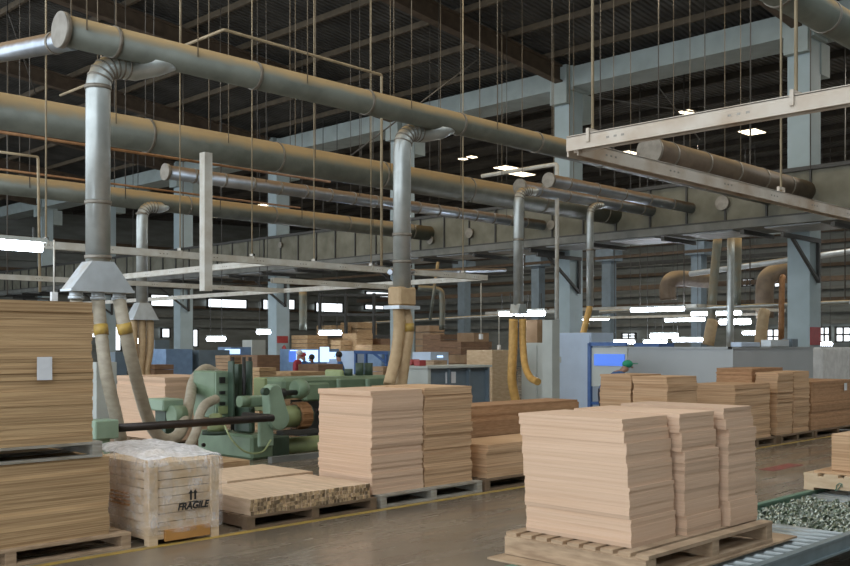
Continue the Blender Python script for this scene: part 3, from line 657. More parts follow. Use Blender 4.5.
for k in range(4): 
    for j in range(5): b.box(kx0-.003, kx0+.021, 8.22+.075*j, 8.22+.075*j+random.uniform(.03, .06), .43-.035*k, .445-.035*k)
obj('stencil_mark', b, 'crate_orange', t, label='faint brown stencil lines')
# lumber pallets: square sticks lying along Y
def sticks(x0, x1, y0, y1, z0, rows, s, label, group, skip=0):
    n = int((x1-x0)/s); proto = None; sh = {}
    for r in range(rows):
        for i in range(n):
            v = random.randrange(3)
            if v not in sh:
                o = obj('timber_stick', MB().box(-s*.47, s*.47, -(y1-y0)/2, (y1-y0)/2, 0, s*.97), 'stick', loc=(0, 0, 0)); sh[v] = o; o.data.materials.append(M['stick_end'])
                for f_ in o.data.polygons: f_.material_index = 1 if abs(f_.normal.y) > .9 else 0
            else:
                o = sh[v].copy(); C.objects.link(o)
            props(o, label, 'timber', group)
            o.location = (x0+s*(i+.5), (y0+y1)/2+random.uniform(-.012, .012), z0+r*s)
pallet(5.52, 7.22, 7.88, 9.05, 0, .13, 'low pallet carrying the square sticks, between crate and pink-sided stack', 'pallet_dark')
sticks(5.58, 7.16, 7.92, 9.03, .13, 4, .0395, 'pale square-ended stick in the flat bundle beside the crate', 'sticks of the flat bundle beside the crate')
pallet(6.0, 7.6, 9.45, 10.5, 0, .12, 'low pallet behind the flat stick bundle', 'pallet_dark')
boards('timber_plank', 'pale plank in the low pile behind the stick bundle', 'planks of the low pile', 6.35, 7.6, 9.45, 10.5, .12, .24, .04, 'stick')
boards('timber_plank', 'plank in the small pile half hidden behind the film-wrapped crate', 'planks behind the crate', 5.3, 5.97, 9.2, 10.3, .0, .22, .055, 'stick')
boards('timber_plank', 'plank in the pile at the foot of the green machine', 'planks at the machine foot', 6.8, 7.75, 11.0, 11.9, .0, .24, .06, 'pack')
# stack A : two piles on one pallet
pallet(7.30, 8.99, 7.9, 8.95, 0, G, 'pale pallet under the twin pile of pink-sided panels', 'pallet_grey')
boards('fibreboard_panel', 'panel in the left pile of the twin stack, its side facing left looks pink', 'panels of the left twin pile', 7.25, 8.05, 8.0, 8.92, G, 1.29, .029, 'board_pink', .006, .012)
boards('fibreboard_panel', 'panel in the right pile of the twin stack standing in the row', 'panels of the right twin pile', 8.08, 8.90, 8.0, 8.92, G, 1.30, .029, 'board', .006, .012)
# stack B: long boards behind, short pile before
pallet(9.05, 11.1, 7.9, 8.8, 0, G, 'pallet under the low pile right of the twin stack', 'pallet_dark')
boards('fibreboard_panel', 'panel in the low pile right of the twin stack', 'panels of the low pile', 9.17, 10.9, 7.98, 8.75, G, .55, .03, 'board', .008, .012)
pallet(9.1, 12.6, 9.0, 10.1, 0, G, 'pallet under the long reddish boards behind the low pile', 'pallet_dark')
boards('long_board', 'long reddish board in the wide stack behind the low pile', 'long boards of the wide stack', 9.15, 12.5, 9.0, 9.6, G, .95, .035, 'board_red', .006, .01)
# right row
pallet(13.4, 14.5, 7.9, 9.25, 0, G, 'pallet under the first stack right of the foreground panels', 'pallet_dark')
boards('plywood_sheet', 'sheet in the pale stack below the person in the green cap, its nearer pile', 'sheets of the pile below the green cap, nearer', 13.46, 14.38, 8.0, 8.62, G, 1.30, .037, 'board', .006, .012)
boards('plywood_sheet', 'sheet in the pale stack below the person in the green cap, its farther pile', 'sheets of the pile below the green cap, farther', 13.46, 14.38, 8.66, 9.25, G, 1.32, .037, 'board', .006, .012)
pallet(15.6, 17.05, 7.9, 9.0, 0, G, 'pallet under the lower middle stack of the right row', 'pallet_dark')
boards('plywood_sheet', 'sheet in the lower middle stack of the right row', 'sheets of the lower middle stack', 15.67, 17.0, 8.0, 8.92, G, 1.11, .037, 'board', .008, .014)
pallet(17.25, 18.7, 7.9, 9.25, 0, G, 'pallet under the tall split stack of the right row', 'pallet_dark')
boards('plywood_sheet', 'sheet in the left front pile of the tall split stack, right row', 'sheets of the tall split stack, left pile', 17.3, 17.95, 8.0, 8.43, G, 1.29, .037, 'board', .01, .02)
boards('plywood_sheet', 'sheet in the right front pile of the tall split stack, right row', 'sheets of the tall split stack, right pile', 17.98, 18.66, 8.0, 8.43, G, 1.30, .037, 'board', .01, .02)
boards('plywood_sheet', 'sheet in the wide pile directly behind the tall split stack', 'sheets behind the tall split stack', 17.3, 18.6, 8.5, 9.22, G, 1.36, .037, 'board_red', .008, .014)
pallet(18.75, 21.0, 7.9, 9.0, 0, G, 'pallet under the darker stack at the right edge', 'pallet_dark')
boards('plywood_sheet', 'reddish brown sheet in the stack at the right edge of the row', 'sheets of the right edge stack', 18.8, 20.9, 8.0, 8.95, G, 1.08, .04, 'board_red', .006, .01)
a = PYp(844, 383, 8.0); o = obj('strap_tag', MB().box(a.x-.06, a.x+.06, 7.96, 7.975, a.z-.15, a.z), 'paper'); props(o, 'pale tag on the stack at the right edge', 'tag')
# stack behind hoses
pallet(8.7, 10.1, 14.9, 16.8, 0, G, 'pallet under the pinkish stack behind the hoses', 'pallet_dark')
boards('plywood_sheet', 'pinkish sheet in the stack behind the suction hoses', 'sheets behind the suction hoses', 8.8, 10.0, 15.0, 16.7, G, 1.24, .05, 'board_pink', .008, .012)
# ------------------------------------------------------------------ foreground: conveyor with pallet and three piles
CZ = .352; cy0, cy1 = 2.95, 4.02
t = thing('roller_conveyor', (7, 3.5, 0), 'grey roller conveyor with a glittering wheel section, foreground right', 'conveyor')
for y in (cy0-.05, cy1): obj('side_rail', MB().box(2.2, 10.6, y, y+.05, CZ-.09, CZ+.015).box(2.2, 10.6, y-.005, y+.055, CZ-.002, CZ+.018).box(2.2, 10.6, y-.02, y+.07, CZ-.095, CZ-.08), 'conveyor' if y < 3.5 else 'conv_green', t)
for x in (2.6, 4.6, 6.6, 8.3, 10.3):
    for y in (cy0-.04, cy1-.02): obj('leg', MB().box(x, x+.07, y, y+.05, 0, CZ-.09).box(x-.05, x+.12, y-.04, y+.09, 0, .012), 'conveyor', t)
    obj('cross_brace', MB().box(x+.01, x+.05, cy0, cy1, .12, .17), 'conveyor', t)
x = 2.4; rp = None
while x < 10.5:
    if not 7.66 < x < 9.2:
        if rp is None: rp = obj('roller', MB().tube([(x, cy0+.01, CZ-.035), (x, cy1-.01, CZ-.035)], .030, 12), 'roller', t); rx = x; rl = rp.location.copy()
        else:
            o = rp.copy(); C.objects.link(o); o.parent = t; o.location = rl+Vector((x-rx, 0, 0))
    x += .15
obj('axle_bed', MB().box(7.62, 9.2, cy0, cy1, CZ-.12, CZ-.06), 'steel_dark', t)
b = MB()
for i in range(24):
    for j in range(28):
        p = Vector((7.70+i*.064+random.uniform(-.012, .012), cy0+.03+j*.036+random.uniform(-.007, .007), CZ-.03+random.uniform(-.02, .022)))
        d = Vector((random.uniform(-.9, .9), 1, random.uniform(-.8, .8))).normalized()*random.uniform(.005, .012)
        b.tube([p-d, p+d], random.uniform(.018, .031), 7)
obj('skate_wheel', b, 'wheel', t, kind='stuff')
o = obj('plywood_offcut', MB().box(4.92, 7.08, 3.12, 4.28, CZ+.019, CZ+.033), 'pallet'); props(o, 'thin plywood sheet lying on the conveyor under the foreground pallet', 'board')
pallet(5.09, 6.74, 3.15, 4.26, CZ+.034, .15, 'wooden pallet on the conveyor under the three foreground piles', 'pallet', 9)
obj('side_board', MB().box(5.065, 5.088, 3.155, 4.25, CZ+.037, CZ+.158), 'pallet', bpy.data.objects['pallet.%03d' % (len([o for o in bpy.data.objects if o.name.startswith('pallet') and o.type == 'EMPTY'])-1)])
pz = CZ+.034+.15
boards('cut_panel', 'panel in the left pile of the three foreground piles', 'panels of the left foreground pile', 5.21, 5.74, 3.35, 4.18, pz, 1.335, .0252, 'board_pink', .003, .014, 9, [(.7, 0, 0), (.9, -.004, .01), (1.05, -.006, .022), (1.17, -.008, .03), (1.26, -.012, .045), (9, -.014, .055)])
boards('cut_panel', 'panel in the middle pile of the three foreground piles', 'panels of the middle foreground pile', 5.79, 6.25, 3.30, 4.15, pz, 1.345, .0252, 'board_pink', .003, .018, 9, [(.66, .01, 0), (1.07, .0, .01), (1.2, -.022, .02), (9, -.035, .03)])
boards('cut_panel', 'panel in the right pile of the three foreground piles', 'panels of the right foreground pile', 6.31, 6.72, 3.26, 4.10, pz, 1.36, .0252, 'board_pink', .003, .018, 9, [(.7, .008, 0), (1.14, 0, .01), (1.2, .012, .01), (1.27, -.018, .02), (9, -.03, .03)])
# right pallet on conveyor
pallet(9.52, 10.6, 3.0, 4.13, CZ+.019, .165, 'pale pallet on the far end of the conveyor with green scribbles', 'crate', 6, 1)
for i_, (cx_, cz_, r_) in enumerate(((3.78, .075, .04), (3.42, .07, .035))):
    b = MB(); pts = [Vector((9.512, cx_-r_*math.cos(k*.7)*(.7+.3*(k % 2)), CZ+cz_+r_*math.sin(k*.9))) for k in range(9)]; b.tube(pts, .005, 5)
    o = obj('paint_scribble', b, 'conv_green'); props(o, ('left', 'right')[i_]+' green paint scribble on the side of the pale conveyor pallet', 'marking')
o = obj('plywood_offcut', MB().box(9.58, 10.65, 3.0, 4.05, CZ+.185, CZ+.205), 'board'); props(o, 'thick sheet on the scribbled pallet at the right edge', 'board')
o = obj('wooden_box', MB().box(9.7, 10.6, 3.0, 3.93, CZ+.206, .92), 'board', bev=.006); props(o, 'plain tan box at the right edge on the scribbled pallet', 'box')
# ------------------------------------------------------------------ green machine
gm = thing('panel_press', (9.5, 13, 0), 'large green woodworking machine with black bar behind the crate and sticks', 'machine')
def q(px0, px1, py0, py1, Y):
    D0, X0 = onY(px0, Y); D1_, X1 = onY(px1, Y); Dm = (D0+D1_)/2; return X0, X1, zat(py1, Dm), zat(py0, Dm)
def gp(name, px0, px1, py0, py1, Y, dep, m, bev=.02, parent=gm, zmin=None, **kw):
    a, b_, z0, z1 = q(px0, px1, py0, py1, Y); dep = min(dep, (b_-a)*1.1) if dep > .3 else dep*.6
    a = min(onY(px0, Y+dep)[1], b_-.04)
    if zmin is not None: z0 = zmin
    return obj(name, MB().box(a, b_, Y, Y+dep, z0, z1), m, parent, bev=bev, **kw)
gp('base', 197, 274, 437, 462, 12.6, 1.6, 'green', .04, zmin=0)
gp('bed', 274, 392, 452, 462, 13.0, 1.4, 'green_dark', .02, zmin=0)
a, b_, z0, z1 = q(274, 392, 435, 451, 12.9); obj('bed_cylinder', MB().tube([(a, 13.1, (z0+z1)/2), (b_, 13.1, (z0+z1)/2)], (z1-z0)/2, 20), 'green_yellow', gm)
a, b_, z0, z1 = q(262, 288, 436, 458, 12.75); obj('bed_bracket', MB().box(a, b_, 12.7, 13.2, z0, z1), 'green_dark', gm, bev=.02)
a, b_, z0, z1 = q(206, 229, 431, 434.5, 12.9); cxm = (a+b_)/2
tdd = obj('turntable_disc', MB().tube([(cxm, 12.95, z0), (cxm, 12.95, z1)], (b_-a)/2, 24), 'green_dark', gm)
obj('spindle_motor', MB().tube([(cxm, 12.95, z1), (cxm, 12.95, z1+.07), (cxm, 12.95, z1+.08), (cxm, 12.95, z1+.25), (cxm, 12.95, z1+.27)], [.13, .13, .10, .10, .05], 18), 'green_yellow', tdd)
a, b_, z0, z1 = q(215, 232, 371, 418, 13.3); cbn = obj('cabinet', MB().box(a, b_, 13.3, 13.95, z0, z1), 'green', gm, bev=.02)
a2, b2, z2, z3 = q(216, 231, 372, 417, 13.27); obj('control_face', MB().box(a2, b2, 13.27, 13.3, z2, z3), 'green_light', cbn, bev=.005)
for py, h in ((377, 6), (391, 3), (402, 3)): 
    a, b_, z0, z1 = q(219, 224, py, py+h, 13.28); obj('control_button', MB().box(a, b_, 13.24, 13.27, z0, z1), 'black', cbn)
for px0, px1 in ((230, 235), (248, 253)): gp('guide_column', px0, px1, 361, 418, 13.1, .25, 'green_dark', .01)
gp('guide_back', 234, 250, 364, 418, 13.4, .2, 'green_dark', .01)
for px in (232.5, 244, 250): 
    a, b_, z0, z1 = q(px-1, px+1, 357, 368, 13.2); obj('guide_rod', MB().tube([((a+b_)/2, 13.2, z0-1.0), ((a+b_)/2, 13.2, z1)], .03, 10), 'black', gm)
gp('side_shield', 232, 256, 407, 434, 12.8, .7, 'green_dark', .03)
gp('side_frame', 253, 268, 378, 412, 13.6, .6, 'green_yellow', .02)
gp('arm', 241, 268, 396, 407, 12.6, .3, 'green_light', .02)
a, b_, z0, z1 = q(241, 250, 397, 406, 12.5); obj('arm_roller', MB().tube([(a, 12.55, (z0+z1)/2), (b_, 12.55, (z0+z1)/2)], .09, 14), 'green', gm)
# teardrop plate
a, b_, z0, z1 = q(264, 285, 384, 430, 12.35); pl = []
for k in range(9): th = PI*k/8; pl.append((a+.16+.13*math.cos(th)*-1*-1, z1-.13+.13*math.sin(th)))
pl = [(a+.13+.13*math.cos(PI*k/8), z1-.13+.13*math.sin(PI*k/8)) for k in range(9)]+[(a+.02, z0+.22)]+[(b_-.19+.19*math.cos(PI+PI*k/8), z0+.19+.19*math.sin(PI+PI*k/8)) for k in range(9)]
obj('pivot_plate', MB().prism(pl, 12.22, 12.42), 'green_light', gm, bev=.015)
gp('lower_plate', 257, 274, 418, 447, 12.3, .12, 'green_light', .015)
a, b_, z0, z1 = q(262, 268, 388, 395, 12.2); obj('pivot_bolt', MB().tube([((a+b_)/2, 12.16, (z0+z1)/2), ((a+b_)/2, 12.24, (z0+z1)/2)], .06, 12), 'green_dark', gm)
zb_ = .735; xa_ = PYp(112, 428, 11.6).x; xb_ = PYp(272, 419, 11.6).x
obj('black_bar', MB().tube([(xa_, 11.6, zb_), (xb_, 11.6, zb_), (xb_, 12.3, zb_)], .055, 14), 'bar', gm)
obj('bar_end_block', MB().box(xa_-.30, xa_+.02, 11.45, 11.75, zb_-.12, zb_+.12), 'green_light', gm, bev=.015)
obj('bar_stand', MB().box(xa_-.22, xa_-.08, 11.5, 11.7, 0, zb_-.12).box(xa_-.35, xa_+.05, 11.4, 11.8, 0, .03), 'green', gm)
a, b_, z0, z1 = q(280, 301, 389, 397, 12.8); obj('shaft', MB().tube([(a, 12.85, (z0+z1)/2), (a+.12, 12.85, (z0+z1)/2), (a+.13, 12.85, (z0+z1)/2), (b_, 12.85, (z0+z1)/2)], [.08, .08, .045, .045], 14), 'black', gm)
a, b_, z0, z1 = q(298, 309, 379, 399, 12.8); obj('shaft_hub', MB().tube([(a, 12.9, (z0+z1)/2), (a+.12, 12.9, (z0+z1)/2), (b_, 12.9, (z0+z1)/2)], [.14, .18, .13], 16), 'green', gm)
a, b_, z0, z1 = q(283, 302, 406, 428, 12.8); zc = (z0+z1)/2; dru = obj('drum', MB().tube([(a, 12.95, zc), (b_, 12.95, zc)], (z1-z0)/2, 24), 'green_yellow', gm)
a, b_, z0, z1 = q(300, 311, 403, 430, 12.8); rr_ = (z1-z0)/2
obj('drum_core', MB().tube([(a, 12.95, zc), (b_+.05, 12.95, zc)], rr_*.85, 24), 'green_dark', gm)
for k in range(12):
    an = 2*PI*k/12; m_ = Matrix.Translation((0, 12.95, zc)) @ Matrix.Rotation(an, 4, 'X'); obj('drum_segment', MB().box(a, b_, -.085, .085, rr_*.8, rr_, m_), 'brass', dru, bev=.01)
gp('upper_beam', 253, 392, 377, 397, 13.7, .9, 'green', .06)
gp('beam_shade_box', 290, 392, 399, 434, 13.8, .5, 'steel_dark', .01)  # dark box added for the shade beneath the beam
for px, lab in ((348, 1), (359, 2), (368, 3)):
    a, b_, z0, z1 = q(px, px+8, 363 if lab > 1 else 369, 378, 13.9); obj('top_motor', MB().tube([((a+b_)/2, 14.0, z0), ((a+b_)/2, 14.0, z1)], (b_-a)/2*.8, 14), 'green_dark', gm)
gp('beam_housing', 300, 330, 383, 401, 13.4, .3, 'green', .03)
gp('beam_rib', 336, 341, 379, 399, 13.6, .1, 'green_light', .01)
gp('beam_rib', 365, 370, 379, 399, 13.6, .1, 'green_light', .01)
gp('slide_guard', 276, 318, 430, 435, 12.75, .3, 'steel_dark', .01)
a, b_, z0, z1 = q(316, 392, 404, 408, 13.5); obj('slide_shaft', MB().tube([(a, 13.5, z0), (b_, 13.5, z0)], .04, 10), 'bar', gm)
for px, py in ((202, 442), (268, 442), (202, 456), (268, 456)): a, b_, z0, z1 = q(px, px+3, py, py+3, 12.58); obj('base_bolt', MB().tube([((a+b_)/2, 12.56, z0), ((a+b_)/2, 12.6, z0)], .03, 8), 'bar', gm)
gp('gauge_panel', 218, 228, 406, 414, 13.24, .03, 'green_yellow', .005)
gp('top_casing', 324, 345, 370, 378, 13.9, .5, 'green_yellow', .03)
a, b_, z0, z1 = q(163, 184, 399, 411, 13.0)
obj('feeder_box', MB().box(a, b_, 13.0, 13.5, z0, z1), 'green_light', gm, bev=.02)
obj('feeder_wheel', MB().tube([(a+.08, 12.9, z0-.06), (a+.28, 12.9, z0-.06)], .15, 18), 'green', gm)
obj('feeder_post', MB().box(a+.1, b_-.1, 13.1, 13.4, 0, z0), 'green_dark', gm)
cab = smooth([PD(224, 424, 14.2), PD(232, 440, 14.0), PD(246, 452, 14.1), PD(262, 452, 14.3), PD(271, 440, 14.6)], 6)
obj('loose_cable', MB().tube(cab, .014, 6), 'green_yellow', gm)
o = obj('floor_rail', MB().box(PYp(268, 462, 12.2).x, PYp(330, 462, 12.2).x+2, 12.1, 12.2, 0, .09), 'platform'); props(o, 'pale steel rail on the floor before the green machine', 'rail')
# ------------------------------------------------------------------ cabinets & partitions
def cabinet(name, x0, x1, y0, y1, z0, z1, m, label, cat='cabinet', doors=0, face='X', dm=None, handle=True):
    t = thing(name, ((x0+x1)/2, (y0+y1)/2, z0), label, cat)
    obj('body', MB().box(x0, x1, y0, y1, z0, z1), m, t, bev=.01)
    for k in range(doors):
        if face == 'X':
            a = y0+(y1-y0)*k/doors+.03; b_ = y0+(y1-y0)*(k+1)/doors-.03; d = obj('door', MB().box(x0-.025, x0, a, b_, z0+.08, z1-.05), dm or m, t, bev=.004)
            if handle: obj('handle', MB().box(x0-.06, x0-.025, a+.06, a+.10, (z0+z1)/2-.07, (z0+z1)/2+.07), 'black', d)
        else:
            a = x0+(x1-x0)*k/doors+.03; b_ = x0+(x1-x0)*(k+1)/doors-.03; d = obj('door', MB().box(a, b_, y0-.025, y0, z0+.08, z1-.05), dm or m, t, bev=.004)
            if handle: obj('handle', MB().box(a+.06, a+.10, y0-.06, y0-.025, (z0+z1)/2-.07, (z0+z1)/2+.07), 'black', d)
    return t
c = cabinet('machine_cabinet', 20.2, 21.45, 15.25, 16.38, 0, 1.86, 'cab_grey', 'grey-green machine cabinet behind the curved orange hose', doors=2, face='X', handle=False)
a = PXp(555, 354, 20.17); obj('round_port', MB().tube([(20.12, a.y, a.z), (20.19, a.y, a.z)], .055, 14), 'black', c)
a = PXp(559, 375, 20.17); obj('latch', MB().tube([(20.12, a.y+.05, a.z), (20.19, a.y+.05, a.z)], .035, 10), 'black', c)
c = cabinet('tall_cabinet', 20.2, 21.2, 14.15, 15.22, 0, 2.11, 'cab_blue', 'tall pale blue cabinet in front of the middle column', doors=1, face='X', handle=False)
obj('latch', MB().box(20.15, 20.19, 15.05, 15.09, 1.35, 1.5), 'cab_grey', c)
bm_ = thing('blue_frame_machine', (17.9, 12, 0), 'blue-framed machine with a lit blue screen behind the green cap person', 'machine')
fx = 17.7; D, ya = onX(590, fx); D, yb = onX(627, fx)
for y in (ya,): obj('post', MB().box(fx-.04, fx+.04, y-.04, y+.04, 0, 1.84), 'blue', bm_)
obj('top_rail', MB().box(fx-.04, fx+.04, yb, ya, 1.78, 1.86), 'blue', bm_)
obj('panel', MB().box(fx, fx+.05, yb, ya-.04, .9, 1.74), 'cab_grey', bm_)
a = PXp(594, 354, fx-.03); b_ = PXp(624, 366, fx-.03); obj('screen', MB().box(fx-.03, fx, b_.y, a.y, b_.z, a.z), 'screen', bm_, label='lit blue screen')
obj('lower_shelf', MB().box(fx, fx+.8, yb, ya, .5, .56), 'blue', bm_)
P0 = onX(733, 18.75)[1]; P1 = onX(612, 18.75)[1]
c = thing('partition_booth', (20, 10.5, 0), 'plain grey partition walls behind the right row of stacks', 'partition')
obj('side_wall', MB().box(18.75, 18.83, P0, P1, 0, 1.72), 'partition', c); D, xe2 = onY(813, P0)
obj('front_wall', MB().box(18.83, xe2, P0, P0+.08, 0, 1.72), 'partition', c)
obj('cap_rail', MB().box(18.72, xe2, P0-.02, P0+.1, 1.72, 1.76).box(18.72, 18.86, P0, P1, 1.72, 1.76), 'partition', c)
xs2 = xe2+.12; ps_ = xs2*.4158; cabinet('pale_cabinet', xs2, xs2+3, ps_, ps_+.5, 0, 1.74, 'white', 'whitish cabinet beyond the right column at the right edge', doors=2, face='Y', handle=False)
for px0, px1, py, Y, m, lab in ((766, 784, 341, 9.68, 'hood', 'pale box standing on top of the partition near the right column'), (787, 793, 340, 9.68, 'cab_dark', 'dark small box on the partition beside the pale box'), (736, 755, 343.5, 9.68, 'cab_blue', 'flat bluish case on the partition corner')):
    D, xa1 = onY(px0, Y); D2_, xb1 = onY(px1, Y); o = obj('equipment_box', MB().box(xa1, xb1, Y-.12, Y+.12, 1.762, zat(py, D)+.03), m, bev=.01); props(o, lab, 'box')
# red markings on columns (extinguisher boards)
for px0, px1, py0, py1, Y, lab in ((276, 288, 336, 343, 35.2, 'red extinguisher sign on the column behind the machine'), (810, 821, 327, 345, 11.2, 'red extinguisher sign on the right column')):
    a = PYp(px0, py0, Y-.03); b_ = PYp(px1, py1, Y-.03); t = thing('fire_sign', ((a.x+b_.x)/2, Y-.03, b_.z), lab, 'sign')
    x0, x1 = max(a.x, XC+.02), min(b_.x, XC+.70)
    obj('sign_plate', MB().box(x0, x1, Y-.03, Y-.002, b_.z, a.z), 'red', t)
    obj('extinguisher', MB().tube([((x0+x1)/2, Y-.14, b_.z-.7), ((x0+x1)/2, Y-.14, b_.z-.2), ((x0+x1)/2, Y-.14, b_.z-.1)], [.09, .09, .03], 12), 'red', t)
# grey-blue bench
bx = 12.1; by = 11.9; D, bxe = onY(490, by)
t = thing('work_bench', (13, 12.2, 0), 'grey-blue metal bench with open bays and a paper notice', 'bench')
obj('top', MB().box(bx-.03, bxe+.03, by-.03, by+.75, 1.39, 1.43), 'cab_grey', t)
obj('back_panel', MB().box(bx+.03, bxe, by+.07, by+.12, .05, 1.39), 'cab_dark', t)
obj('end_panel', MB().box(bx, bx+.03, by, by+.7, 0, 1.39), 'cab_grey', t)
for k in range(4): x = bx+.03+(bxe-bx-.09)*k/3; obj('upright', MB().box(x, x+.05, by, by+.25, 0, 1.39), 'cab_grey' if k == 0 else 'cab_dark', t)
obj('bottom_rail', MB().box(bx, bxe, by, by+.25, .05, .12), 'cab_dark', t)
a = PYp(446, 372, by+.05); b_ = PYp(456, 383, by+.05); obj('notice', MB().box(a.x, b_.x, by+.055, by+.068, b_.z, a.z), 'paper', t, label='white paper notice')
o = obj('folding_crate', MB().box(12.2, 12.36, 12.2, 12.34, 1.431, 1.53).tube([(12.2, 12.45, 1.49), (12.42, 12.45, 1.49)], .055, 12), 'red', bev=0); props(o, 'red tool lying on the left end of the grey-blue bench', 'tool'); o.name = 'hand_tool'
# bench right of it with light
t = thing('side_table', PD(502, 400, 27), 'small pale side table between bench and thick orange hose', 'table')
a = PD(489, 370, 27); obj('table_top', MB().box(a.x, a.x+.9, a.y-.3, a.y+.3, a.z-.04, a.z), 'pallet', t)
for i in (0, .82):
    for j in (-.28, .22): obj('leg', MB().box(a.x+i, a.x+i+.06, a.y+j, a.y+j+.06, 0, a.z-.04), 'conveyor', t)
obj('shelf_box', MB().box(a.x+.1, a.x+.8, a.y-.2, a.y+.2, .3, a.z-.2), 'cab_blue', t)
# background goods: boxes, packs, booths
def bgbox(name, px0, px1, py0, py1, D, m, label, cat, dep=1.0, floor=False, layers=0):
    a = PD(px0, py0, D); w = (px1-px0)*D/FL/.707; z0 = 0 if floor else zat(py1, D); z1 = zat(py0, D)
    # long side faces the camera along Y or X depending on the side of the hall
    c0 = PD((px0+px1)/2, py0, D); s = w/2*.72
    b = MB()
    if layers:
        for k in range(layers): zz = z0+(z1-z0)*k/layers; j = random.uniform(-.03, .03); b.box(c0.x-s+j, c0.x+s+j, c0.y-s+j, c0.y+s+j, zz, zz+(z1-z0)/layers*.9)
    else: b.box(c0.x-s, c0.x+s, c0.y-s, c0.y+s, z0, z1)
    o = obj(name, b, m); props(o, label, cat); return o
for a in (
    ('board_bundle', 221, 246, 355, 400, 24, 'cardboard', 'pale brown bundle left behind the green machine guide', 'bundle', 6),
    ('board_bundle', 247, 274, 355, 400, 23.5, 'pack_brown', 'dark brown bundle behind the green machine guide', 'bundle', 0),
    ('board_bundle', 252, 272, 367, 400, 21, 'pack', 'yellowish planks bundle behind the machine top', 'bundle', 5),
    ('board_bundle', 272, 318, 371, 400, 22, 'pack', 'reddish plank bundle behind the machine beam', 'bundle', 4),
    ('board_bundle', 305, 336, 364, 395, 24, 'pack_brown', 'dark low bundle before the blue booths', 'bundle', 0),
    ('board_bundle', 375, 392, 366, 400, 21, 'cardboard', 'brown bundle left of the twin beige hoses', 'bundle', 4),
    ('board_bundle', 346, 371, 322, 330, 46.8, 'pack', 'upper yellowish pack on the background rack', 'bundle', 3),
    ('board_bundle', 347, 368, 333, 342, 42.5, 'pack', 'lower yellowish pack on the background rack', 'bundle', 3),
    ('board_bundle', 361, 385, 344, 352, 40, 'pack', 'pale pack just above the blue booth, right', 'bundle', 2),
    ('board_bundle', 297, 322, 335, 348, 44, 'pack', 'yellow brown pack right of the red marked column', 'bundle', 4),
    ('board_bundle', 322, 346, 325, 333, 46, 'pack', 'pack behind the distant hanging lamp', 'bundle', 3),
    ('board_bundle', 334, 349, 340, 350, 42, 'pack', 'small pack above the blue shirted person', 'bundle', 3),
    ('board_bundle', 371, 392, 338, 345, 43.5, 'pack_brown', 'dark brown pack on the rack left of the twin hoses', 'bundle', 2),
    ('board_bundle', 428, 452, 334, 341, 34, 'pack_brown', 'dark brown board pile high behind the bench', 'bundle', 4),
    ('board_bundle', 437, 482, 341, 349, 32, 'pack_brown', 'wide dark brown board pile behind the bench', 'bundle', 3),
    ('board_bundle', 462, 484, 333, 341, 36, 'cardboard', 'brown carton pile above the dark board pile', 'bundle', 0),
    ('board_bundle', 474, 507, 350, 400, 26, 'crate', 'large pale plywood pack left of the thick orange hose', 'bundle', 0),
    ('board_bundle', 443, 466, 354, 366, 28, 'cardboard', 'brown carton group on top behind the bench', 'bundle', 2),
    ('board_bundle', 424, 443, 359, 366, 20, 'pallet', 'pale boards lying behind the bench end', 'bundle', 2),
    ('board_bundle', 526, 545, 320, 344, 27, 'cardboard', 'tall brown pile behind the grey-green cabinet', 'bundle', 0),
    ('board_bundle', 148, 169, 364, 380, 27, 'pack_brown', 'brown bundle behind the pinkish stack', 'bundle', 3),
    ('board_bundle', 420, 440, 325, 345, 42, 'cardboard', 'brown piled cartons behind the bench, leftmost', 'bundle', 3)):
    bgbox(a[0], a[1], a[2], a[3], a[4], a[5], a[6], a[7], a[8], floor=True, layers=0 if not a[9] else a[9]*3)
o = bgbox('vent_unit', 545, 557, 320, 344, 23, 'cab_grey', 'grey vent unit behind the grey-green cabinet', 'machine', floor=True)
for px0, px1, py0, D, m, lab in ((150, 166, 340, 36, 'cab_dark', 'dark blue-grey cabinet left of the far column'), (157, 186, 349, 30, 'booth', 'blue machine housing by the far left column'), (187, 222, 350, 31, 'cab_dark', 'long dark blue-grey housing left of the brown bundles'), (223, 246, 347, 33, 'booth', 'blue booth behind the machine guide'), (91, 112, 362, 24, 'cab_grey', 'pale machine with red label between the hoses'), (246, 262, 340, 36, 'cab_grey', 'pale tall cupboard left of the red marked column'),
    (371, 393, 351, 30, 'booth', 'blue work cell left of the twin hoses'), (346, 371, 351, 31, 'cab_blue', 'pale blue work cell behind the person with dark hair'), (418, 443, 352, 24, 'cab_blue', 'pale blue machine with a small lamp behind the bench'), (289, 330, 349, 33, 'booth', 'long blue booth behind the seated people'), (640, 668, 343, 30, 'blue', 'bright blue crate pair over the partition'), (330, 345, 352, 32, 'cab_blue', 'small pale blue booth with a lit panel'), (112, 124, 352, 30, 'cab_dark', 'dark cabinet between the hoses')):
    o = bgbox('machine_housing', px0, px1, py0, 400, D, m, lab, 'machine', floor=True)
